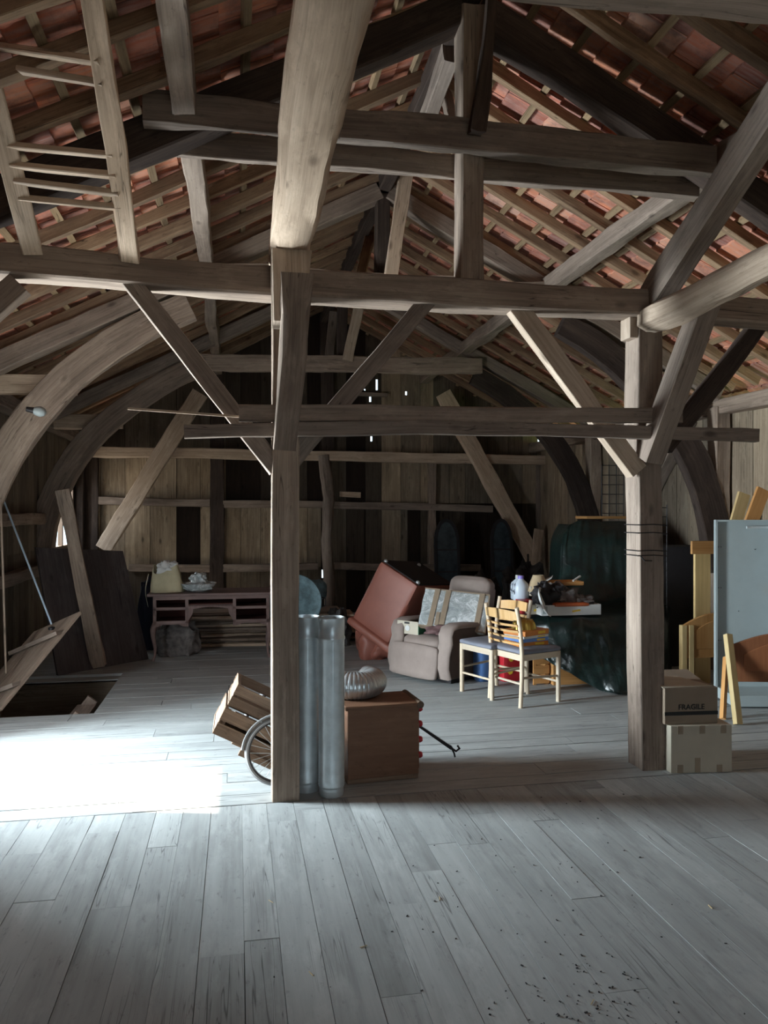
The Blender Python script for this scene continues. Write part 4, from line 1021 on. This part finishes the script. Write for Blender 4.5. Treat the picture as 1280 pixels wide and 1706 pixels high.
# pine crate / chest end under the tarp
cr = thing('slatted_crate', 'orange slatted pine crate on the floor behind the near chair', 'crate', (P(890, 1150, v=6.7).x, 6.72, 0), R(4))
for k in range(4): MB().box((.08, 0, .05 + k * .09), (.16, .012, .075)).build('slat', PINE, cr, bevel=.002)
for k in range(4): MB().box((0.16, .16, .05 + k * .09), (.012, .32, .075)).build('slat', PINE, cr, bevel=.002)
for x in (.02, .14): MB().box((x, .012, .18), (.03, .015, .36)).build('batten', PINE, cr)
pc = floorpt(925, 1160); pc = P(922, 1150, v=6.68)
cf = thing('pine_chest', 'pale pine chest half covered by the green tarpaulin', 'chest', (pc.x, 6.68, 0), 0)
MB().box((.24, .2, .19), (.48, .4, .38)).build('carcass', PINE, cf, bevel=.004)

# --- green tarpaulin over furniture
tT = {}
def ss(x): x = max(0, min(1, x)); return x * x * (3 - 2 * x)
base0 = floorpt(905, 1150); 
# cloth grid: s across (left to right), t from the back top down over the table edge to the hem
TLv = [ # columns: list of (px, py, v) anchors from the top down
 [(950, 874, 7.9), (938, 905, 7.75), (933, 975, 7.6), (900, 1014, 7.4), (880, 1030, 6.9), (886, 1060, 6.8), (896, 1092, 6.72)],
 [(970, 866, 7.9), (962, 905, 7.7), (958, 975, 7.5), (940, 1012, 7.3), (920, 1030, 6.72), (930, 1075, 6.6), (942, 1118, 6.52)],
 [(1000, 868, 7.9), (996, 905, 7.62), (992, 980, 7.45), (985, 1008, 7.3), (975, 1030, 6.62), (985, 1090, 6.48), (1000, 1150, 6.36)],
 [(1030, 868, 7.9), (1028, 905, 7.55), (1030, 980, 7.4), (1030, 1008, 7.15), (1022, 1032, 6.6), (1030, 1100, 6.4), (1040, 1174, 6.2)],
 [(1062, 870, 7.9), (1064, 910, 7.5), (1072, 985, 7.3), (1075, 1010, 6.95), (1070, 1035, 6.5), (1078, 1110, 6.32), (1085, 1178, 6.15)],
 [(1085, 872, 8.1), (1095, 910, 7.7), (1110, 985, 7.6), (1115, 1010, 7.3), (1112, 1040, 6.9), (1118, 1110, 6.75), (1120, 1150, 6.7)]]
TW = [[P(*q[:2], v=q[2]) for q in c_] for c_ in TLv]
def cat_(a, b, c, d, t): return .5 * ((2 * b) + (c - a) * t + (2 * a - 5 * b + 4 * c - d) * t * t + (3 * b - a - 3 * c + d) * t ** 3)
def ev(lst, x):
    x *= len(lst) - 1; i = min(int(x), len(lst) - 2); f = x - i; g = lambda k: lst[max(0, min(len(lst) - 1, k))]
    return cat_(g(i - 1), g(i), g(i + 1), g(i + 2), f)
def tf(a, b):
    col_ = [ev(c_, b) for c_ in TW]; p = ev(col_, a)
    k = .028 * (noise.noise(Vector((a * 9 + b * 3, b * 2.2, 1))) * (.4 + b)) + .014 * noise.noise(Vector((a * 24 - b * 5, b * 6, 4)))
    ridge = .03 * (1 - abs(math.sin(a * 10 + b * 4))) ** 2 * (.3 + b)
    p = p + Vector((.15, -1, .15)) * (k + ridge); p.z = max(p.z, .012); return p
mb = MB(); mb.grid(tf, 70, 80)
# back drop of the cloth so that it has depth from the side
mb.grid(lambda a, b: tf(0, 1 - a).lerp(tf(0, 1 - a) + Vector((.1, .55, 0)) , b) , 40, 8)
o = mb.build('tarpaulin', TARP, origin=floorpt(980, 1160), smooth=True, weld=True); s_ = o.modifiers.new('solid', 'SOLIDIFY'); s_.thickness = .004
tag(o, 'dark green tarpaulin draped over furniture beside the right post', 'tarpaulin')
# the furniture carrying it
MB_ = MB(); pt = P(1010, 880, v=8.05)
hb_ = MB().box((pt.x + .05, 8.3, pt.z / 2 - .02), (.85, .5, pt.z - .04)); tag(hb_.build('wardrobe', OAKD, bevel=.004), 'tall dark cupboard hidden under the green tarpaulin', 'cupboard')
mb = MB(); mb.grid(lambda a, b: P(935 + 14 * a, 900 + 60 * b, v=8.0) + Vector((0, .03 * math.sin(b * 7), 0)), 4, 8); tag(mb.build('blue_sheet', BLUEM, smooth=True), 'blue plastic sheet peeping out left of the tarpaulin top', 'sheet')
# metal racks lying on top of the cupboard
rkk = thing('wire_rack', 'tall wire grid rack standing behind the right post', 'rack', P(1096, 1000, v=7.0) + Vector((0, 0, -.3)))
mb = MB()
for x in (0, .1): mb.tube([(x, 0, 0), (x, 0, 1.25)], .006)
for k in range(14): mb.tube([(0, 0, .05 + k * .09), (.1, 0, .05 + k * .09)], .004)
mb.build('grid', DARKM, rkk)
wg = thing('wire_shelf', 'wire grid shelf standing on the covered cupboard', 'shelf', P(1003, 864, v=8.2))
mb = MB()
for x in (0, .09, .18, .27): mb.tube([(x, 0, 0), (x, 0, .62)], .005)
for k in range(6): mb.tube([(0, 0, .06 + k * .11), (.27, 0, .06 + k * .11)], .004)
mb.build('grid', DARKM, wg)
tag(MB().box(P(1010, 862, v=8.25), (.62, .3, .03)).build('red_board', PINE, bevel=.003), 'reddish board lying on top of the tarpaulin cupboard', 'board')

# --- stuff on the covered table
ZTb = P(950, 1026, v=6.85).z
tr_ = thing('white_tray_carton', 'long white shallow carton filled with grey clutter on the tarpaulin', 'carton', P(903, 1026, v=6.66), R(-1)); O = tr_.location.copy()
wL = (P(1006, 1026, v=6.58) - O).length; hT = .095
s = MB(); s.box((wL / 2, 0, hT / 2), (wL, .008, hT)); s.box((wL / 2, .36, hT / 2), (wL, .008, hT)); s.box((0, .18, hT / 2), (.008, .36, hT)); s.box((wL, .18, hT / 2), (.008, .36, hT)); s.box((wL / 2, .18, .004), (wL, .36, .008)); s.build('carton_body', WHITEP, tr_)
MB().box((.03, -.005, .05), (.045, .002, .07)).build('white_label', WHITE, tr_)
MB().box((wL * .58, -.005, .04), (.08, .002, .016), Matrix.Rotation(R(-8), 3, 'Y')).build('yellow_mark', YEL, tr_)
t = thing('orange_tray', 'terracotta plastic tray sticking out over the white carton', 'tray', O + Vector((.12, -.012, hT - .02)))
MB().rbox((.17, .12, .02), (.34, .26, .035), .015, 8).build('tray_body', ORANGEP, t, smooth=True)
for i, (x, y, z, sx, sy, sz, sd) in enumerate(((.12, .16, .06, .26, .24, .22, 3), (.3, .15, .07, .24, .2, .16, 8), (.45, .14, .06, .2, .2, .1, 12), (.22, .2, .16, .2, .18, .12, 17))):
    lump('crumpled_bag', O + Vector((x, y, z)), (sx, sy, sz), GREYC if i else BLACKW, ('black crumpled bag at the left end of the white carton', 'grey crumpled bag in the middle of the white carton', 'grey crumpled bag at the right end of the white carton', 'grey bag lying highest in the pile on the white carton')[i], 'bag', sd, .5)
mb = MB(); pl = thing('round_plate', 'white round platter standing on edge at the left of the carton', 'plate', O + Vector((.02, .02, .12)))
mb.lathe([(0, 0), (.1, .004), (.14, .02), (.143, .02), (.1, -.006), (0, -.01)], n=40, rot=Matrix.Rotation(R(65), 3, 'Y') @ Matrix.Rotation(R(30), 3, 'X')); mb.build('dish', WHITEP, pl, smooth=True)
wt = thing('wooden_tray', 'small orange wooden tray with rim on top of the pile', 'tray', P(917, 975, v=6.85), R(-2)); 
wl = .33
for (cx_, cy_, a, b) in ((wl / 2, 0, wl, .012), (wl / 2, .22, wl, .012), (0, .11, .012, .22), (wl, .11, .012, .22)): MB().box((cx_, cy_, .015), (a, b, .03)).build('rim', PINE, wt, bevel=.002)
MB().box((wl / 2, .11, -.003), (wl, .22, .006)).build('tray_base', PINE, wt)
MB().box((.012, 0, -.02), (.025, .014, .07)).build('tray_leg', PINE, wt)
tag(MB().sweep([P(955, 968, v=6.9), P(967, 960, v=6.95)], .02, .02, ch=.6).build('stick', WHITEP), 'white plastic handle poking up behind the wooden tray', 'handle')
# small carton at left with red box, jugs, lamp
t = thing('small_carton', 'small pale printed carton left of the long white one', 'carton', P(884, 1024, v=6.78), R(6))
MB().box((.06, .1, .045), (.12, .2, .09)).build('carton_body', CARDL, t, bevel=.002); MB().box((.05, -.001, .04), (.03, .003, .018), Matrix.Rotation(R(-20), 3, 'Y')).build('yellow_mark', YEL, t)
t = thing('red_container', 'red plastic container behind the jug on the covered table', 'container', P(872, 1024, v=6.88)); MB().rbox((.05, .08, .06), (.13, .14, .12), .015, 8).build('tub_body', RED, t, smooth=True); MB().box((.05, .08, .125), (.14, .15, .012)).build('lid', RED, t, bevel=.003)
def jug(loc, s, lab, cap):
    t = thing('plastic_jug', lab, 'jug', loc, 0, None)
    MB().lathe([(0, 0), (.07 * s, 0), (.078 * s, .01), (.078 * s, .13 * s), (.07 * s, .165 * s), (.03 * s, .2 * s), (.025 * s, .215 * s), (0, .216 * s)], n=28).build('bottle', JUG, t, smooth=True)
    MB().lathe([(0, .21 * s), (.03 * s, .21 * s), (.03 * s, .24 * s), (0, .242 * s)], n=20).build('cap', cap, t, smooth=True)
    MB().tube([(-.06 * s, -.02, .165 * s), (-.085 * s, -.03, .15 * s), (-.09 * s, -.03, .09 * s), (-.075 * s, -.02, .06 * s)], .009).build('handle', JUG, t, smooth=True)
jug(P(868, 1000, v=7.1) , 1.0, 'translucent plastic jug with lilac cap on the covered table', LILAC)
jug(P(864, 998, v=7.3), 1.0, 'second plastic jug with white cap behind the lilac-capped one', WHITEP)
lp = P(897, 1000, v=7.05)
tl_ = thing('table_lamp', 'table lamp with tan cone shade at the back of the covered table', 'lamp', (lp.x, lp.y, lp.z - .1))
MB().lathe([(0, 0), (.06, 0), (.06, .015), (.02, .03), (.03, .09), (.035, .13), (.015, .17), (.01, .24), (0, .24)], n=24).build('lamp_base', GREEN, tl_, smooth=True)
MB().lathe([(.115, .19), (.05, .345), (.047, .345), (.112, .19)], n=32).build('lamp_shade', SHADE, tl_, smooth=True)
t = thing('cream_carton', 'small cream carton among the clutter below the lamp shade', 'carton', P(885, 992, v=7.0) , R(-4)); MB().box((.04, .03, .04), (.09, .06, .09)).build('body', CARDL, t, bevel=.002)
t = thing('green_carton', 'green and yellow carton beside the lamp shade', 'carton', P(900, 988, v=7.02), R(5)); MB().box((.05, .03, .03), (.11, .06, .07)).build('body', GREEN, t, bevel=.002); MB().box((.05, -.002, .04), (.1, .003, .012)).build('yellow_band', YEL, t)
mb = MB(); mb.grid(lambda a, b: P(895 + 24 * a + 3 * b, 972 - 8 * a * a - 6 * b, v=6.95 + .12 * b), 6, 4); tag(mb.build('paper_sheet', WHITEP, smooth=True), 'curled white paper sheet lying against the lamp shade', 'paper')
MBs = MB().box((P(960, 1100, v=6.95).x - .12, 7.2, ZTb / 2 - .02), (.72, .4, ZTb - .06)); tag(MBs.build('side_table', OAKD, bevel=.004), 'low cupboard under the tarpaulin carrying the cartons', 'cupboard')

# --- church-like old window frames leaning on the back wall
for i, (px, w_, lab) in enumerate(((748, .36, 'dark arched window frame leaning on the back wall, left one'), (840, .32, 'dark arched window frame leaning on the back wall, right one behind the brace'))):
    p = P(px, 1030, v=11.4); p.z = 0; t = thing('arched_window_frame', lab, 'window frame', p, 0, 'old arched window frames'); t.rotation_euler = (R(-6), 0, 0)
    Hh = 1.12; pts = [(-w_ / 2, 0, 0), (-w_ / 2, 0, Hh)] + [(-w_ / 2 * math.cos(a), 0, Hh + .36 * math.sin(a)) for a in [R(k * 15) for k in range(1, 12)]] + [(w_ / 2, 0, Hh), (w_ / 2, 0, 0), (-w_ / 2, 0, 0)]
    MB().sweep(pts, .05, .04, up=(0, 1, 0)).build('frame', BLACKW, t)
    mb = MB()
    for k in range(1, 4): mb.box((0, 0, k * .34), (w_, .02, .025))
    mb.build('glazing_bar', BLACKW, t)
    mb = MB(); mb.prism([(q[0], q[2]) for q in pts[:-1]], .006, Matrix(((1, 0, 0, 0), (0, 0, -1, .0), (0, 1, 0, 0), (0, 0, 0, 1)))); mb.build('glass_pane', PANE, t)
# clutter behind recliner
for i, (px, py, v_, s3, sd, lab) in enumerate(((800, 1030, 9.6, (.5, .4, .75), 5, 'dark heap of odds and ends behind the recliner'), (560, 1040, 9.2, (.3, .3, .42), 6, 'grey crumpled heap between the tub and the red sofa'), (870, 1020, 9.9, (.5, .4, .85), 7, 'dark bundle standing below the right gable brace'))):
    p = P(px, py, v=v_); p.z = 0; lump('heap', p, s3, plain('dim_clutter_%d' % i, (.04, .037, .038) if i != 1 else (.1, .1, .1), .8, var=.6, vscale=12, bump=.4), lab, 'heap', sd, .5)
timber('leaning_board', [Vector((P(885, 1000, v=11.3).x, 11.3, .005)), P(898, 882, v=11.6)], .14, .02, OAKP, 'pale board leaning on the back wall near the right corner', 'board', up=(0, 1, 0))
tag(MB().box(P(880, 975, v=10.5) , (.02, .02, .9)).build('iron_stand', DARKM), 'thin dark iron stand in the right back corner', 'stand')

# --- boxes beside the right post
def carton(l, rbot, zb_, Hc, dep, rz, lab, mat):
    t = thing('cardboard_box', lab, 'box', (l.x, l.y, zb_), rz, 'cardboard boxes by the right post'); w_ = (rbot - l).length
    return t, w_
l0, r0 = floorpt(1118, 1289), floorpt(1220, 1286)
aa = math.atan2(r0.y - l0.y, r0.x - l0.x)
t, w_ = carton(l0, r0, 0, .29, .34, aa, 'pale taped cardboard box, lower one beside the right post', CARDL)
Hc = .29
MB().box((w_ / 2, .2, Hc / 2), (w_, .4, Hc)).build('box_body', CARDL, t, bevel=.004)
for x in (.06, .2, .335):
    MB().box((x, -.0015, Hc - .025), (.035, .003, .05)).build('tape_strip', TAPE, t)
for x, h2 in ((.06, .05), (.17, .09), (.31, .045)): MB().box((x, -.0015, h2 / 2 + .003), (.035, .003, h2)).build('tape_strip', TAPE, t)
# upper box
u0 = P(1109, 1207, v=l0.y + .0); u0 = l0 + rotz(aa) @ Vector((-.025, .03, 0)); t2 = thing('cardboard_box', 'brown cardboard box marked FRAGILE, upper one beside the right post', 'box', (u0.x, u0.y, Hc), aa + R(1.5), 'cardboard boxes by the right post')
w2, h2 = .345, .225
MB().box((w2 / 2, .19, h2 / 2), (w2, .38, h2)).build('box_body', CARD, t2, bevel=.004)
MB().box((w2 / 2, -.0015, .068), (w2, .003, .022)).build('black_stripe', BLACK, t2)
mb = MB(); mb.hexa([(-.01, .0, h2), (w2 - .02, .02, h2 + .002), (w2 * .55, .22, h2 + .02), (-.015, .2, h2 + .03), (-.01, .0, h2 + .004), (w2 - .02, .02, h2 + .006), (w2 * .55, .22, h2 + .024), (-.015, .2, h2 + .034)]); mb.build('flap', CARDL, t2)
mb = MB(); mb.hexa([(0, .2, h2 + .001), (w2, .2, h2 + .001), (w2, .38, h2 + .03), (0, .38, h2 + .03), (0, .2, h2 + .004), (w2, .2, h2 + .004), (w2, .38, h2 + .034), (0, .38, h2 + .034)]); mb.build('flap', CARD, t2)
fc_ = bpy.data.curves.new('fragile_print', 'FONT'); fc_.body = 'FRAGILE'; fc_.size = .046; fc_.extrude = .0006; fc_.align_x = 'CENTER'
fo = bpy.data.objects.new('fragile_print', fc_); COL.objects.link(fo); fo.parent = t2; fo.location = (w2 * .5, -.0025, .092); fo.rotation_euler = (R(90), 0, 0); fc_.materials.append(BLACK); fc_.offset = .0006
dg = bpy.context.evaluated_depsgraph_get(); bpy.context.view_layer.update(); me_ = bpy.data.meshes.new_from_object(fo.evaluated_get(dg))
fm = bpy.data.objects.new('fragile_print', me_); COL.objects.link(fm); fm.parent = t2; fm.location = fo.location; fm.rotation_euler = fo.rotation_euler; bpy.data.objects.remove(fo)
fm['label'] = 'black FRAGILE lettering'; fm.name = 'fragile_print'

# --- white wardrobe carcass standing open
wl_, wr_ = P(1197, 1172, z=.06), None
k0 = P(1191, 866, v=5.95); k1 = P(1192, 1165, v=5.95)
aw_ = R(-10)
wd = thing('white_wardrobe', 'tall white open cabinet shell at the right edge behind the pine boards', 'wardrobe', (k1.x, k1.y, 0), R(-12))
Hw = k0.z; Ww = .62
MB().box((Ww / 2, .012, Hw / 2 + .01), (Ww, .016, Hw - .02)).build('back_panel', WHITE, wd)
MB().box((.0, -.01, Hw / 2 + .01), (.016, .04, Hw - .02)).build('left_side', WHITE, wd)
MB().box((Ww - .05, -.16, Hw / 2 + .01), (.018, .34, Hw - .02)).build('right_side', WHITE, wd)
MB().box((Ww / 2, -.01, Hw - .008), (Ww, .04, .016)).build('top_panel', WHITE, wd)
MB().box((Ww / 2 + .02, -.16, .06), (Ww + .02, .36, .09)).build('base', WHITE, wd, bevel=.004)
MB().box((.36, -.012, Hw - .065), (.2, .02, .022)).build('handle_rail', GALV, wd, bevel=.002)
MB().box((Ww - .12, -.03, Hw * .61), (.09, .05, .04)).build('wood_block', PINE, wd)
mb = MB()
for (x, z) in ((.03, 1.3), (.05, 1.3), (.03, .95), (.05, .95), (.03, .5), (.05, .5), (.2, .75), (.02, Hw - .03), (.34, 1.28)): mb.lathe([(0, 0), (.004, 0), (.004, .003), (0, .003)], (x, .003, z), 8, Matrix.Rotation(R(90), 3, 'X'))
mb.build('peg_holes', BLACK, wd)
# --- pine bedsteads: headboard behind, footboard in front
def bedend(loc, rz, W_, Hb, lab, mat, posts, thick=.03):
    t = thing('pine_bed_end', lab, 'headboard', loc, rz, 'pine bed ends at the right edge'); n = 14
    top = [(W_ * k / n, Hb - .1 + .1 * math.sin(k / n * math.pi)) for k in range(n + 1)]
    poly = [(0, .28), (W_, .28)] + top[::-1]
    M = Matrix(((1, 0, 0, 0), (0, 0, -1, thick), (0, 1, 0, 0), (0, 0, 0, 1))); MB().prism(poly, thick, M).build('arched_panel', mat, t, bevel=.004)
    ins = [(.09, .36), (W_ - .09, .36)] + [(x * (W_ - .18) / W_ + .09, z - .07) for x, z in top[::-1]]
    MB().prism(ins, .008, Matrix(((1, 0, 0, 0), (0, 0, -1, .002), (0, 1, 0, 0), (0, 0, 0, 1)))).build('inset_panel', mat, t, bevel=.006)
    for x in posts: MB().box((x, thick / 2, Hb / 2 - .05), (.05, .055, Hb - .1)).build('post', PINEL, t, bevel=.005)
    return t
hp = P(1140, 1195, z=0); t = bedend((P(1140, 1100, v=6.3).x, 6.3, 0), R(0), .62, .68, 'pine bed headboard with pale posts standing left behind the white cabinet', PINE, (0, .07))
fp_ = P(1222, 1206, z=0)
t = bedend((fp_.x + .1, fp_.y + .14, 0), R(-14), .8, .66, 'dark reddish pine bed footboard leaning in front of the white cabinet', wood('red_pine', (.17, .06, .025), (.26, .1, .045), (.33, .14, .06), rough=.5, spots=False, bump=.1), ())
t.rotation_euler = (R(-4), 0, R(-14))
timber('pine_rail', [P(1230, 1208, z=.0) + Vector((0, 0, .005)), P(1213, 1057, v=5.42)], .05, .05, PINEL, 'long pale pine bed rail leaning upright before the white cabinet', 'rail', up=(0, 1, 0), wob=0, ch=.05)
timber('pine_rail', [P(1218, 1205, z=.0) + Vector((-.0, .1, .005)), P(1210, 1095, v=5.62)], .03, .04, PINE, 'shorter orange pine rail left of the long pale one', 'rail', up=(0, 1, 0), wob=0, ch=.05)
# boards and dark cupboard behind
tag(MB().box((P(1170, 1000, v=6.5).x, 6.5, .62), (.16, .03, 1.24)).build('yellow_board', PINEL, bevel=.003), 'pale yellow upright board left of the white cabinet', 'board')
tag(MB().box(P(1180, 912, v=6.42), (.34, .03, .12)).build('red_brown_plank', PINE, bevel=.003), 'reddish plank end lying level left of the white cabinet top', 'plank')
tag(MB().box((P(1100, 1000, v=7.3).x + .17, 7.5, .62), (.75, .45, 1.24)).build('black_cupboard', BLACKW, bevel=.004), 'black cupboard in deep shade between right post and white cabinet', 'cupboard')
timber('angled_board', [P(1248, 880, v=6.3), P(1272, 815, v=6.3)], .13, .03, PINE, 'orange board leaning above the white cabinet', 'board', up=(0, 1, 0), wob=0, ch=.05)
timber('angled_board', [P(1222, 885, v=6.5), P(1240, 822, v=6.5)], .12, .03, PINEL, 'greenish-yellow board beside the leaning orange one', 'board', up=(0, 1, 0), wob=0, ch=.05)

# --- small litter on the near floor
rnd = random.Random(77); mb = MB()
for k in range(230):
    x = rnd.gauss(1.15, .5); y = rnd.uniform(1.6, 4.1)
    if rnd.random() < .45: x, y = rnd.gauss(1.12, .12), rnd.gauss(2.3, .15)
    s = rnd.uniform(.0015, .005); mb.box((x, y, .001 + s * .3), (s * rnd.uniform(1, 2.6), s, s * .6), rotz(rnd.random() * 3))
tag(mb.build('floor_crumbs', BLACKW), 'scattered dark crumbs and grit on the near floorboards', 'litter', kind='stuff')
mb = MB()
for (px, py) in ((733, 1501), (1187, 1515), (455, 1505), (600, 1580), (985, 1675), (522, 1627)):
    p = floorpt(px, py); a = rnd.random() * 3; mb.tube([p + Vector((0, 0, .003)), p + Vector((.03 * math.cos(a), .03 * math.sin(a), .003))], .0014, 5)
tag(mb.build('straw_bits', PINEL), 'few loose pale straws on the near floorboards', 'straw', kind='stuff')
# outside: ground and hedge seen by the gaps
mb = MB().box((0, 4, -2.6), (60, 60, .1)); tag(mb.build('outside_ground', plain('grass_ground', (.3, .28, .22), .9)), kind='structure')

hd = MB()
hd.grid(lambda a, b: (9.0 + 1.2 * b + .5 * noise.noise(Vector((a * 30, b * 6, 1))), 2 + 14 * a, -2.5 + 7.5 * b), 60, 14)
tag(hd.build('outside_hedge', plain('hedge_leaves', (.1, .28, .04), .8, var=.6, vscale=9), origin=(0, 0, 0)), kind='structure')
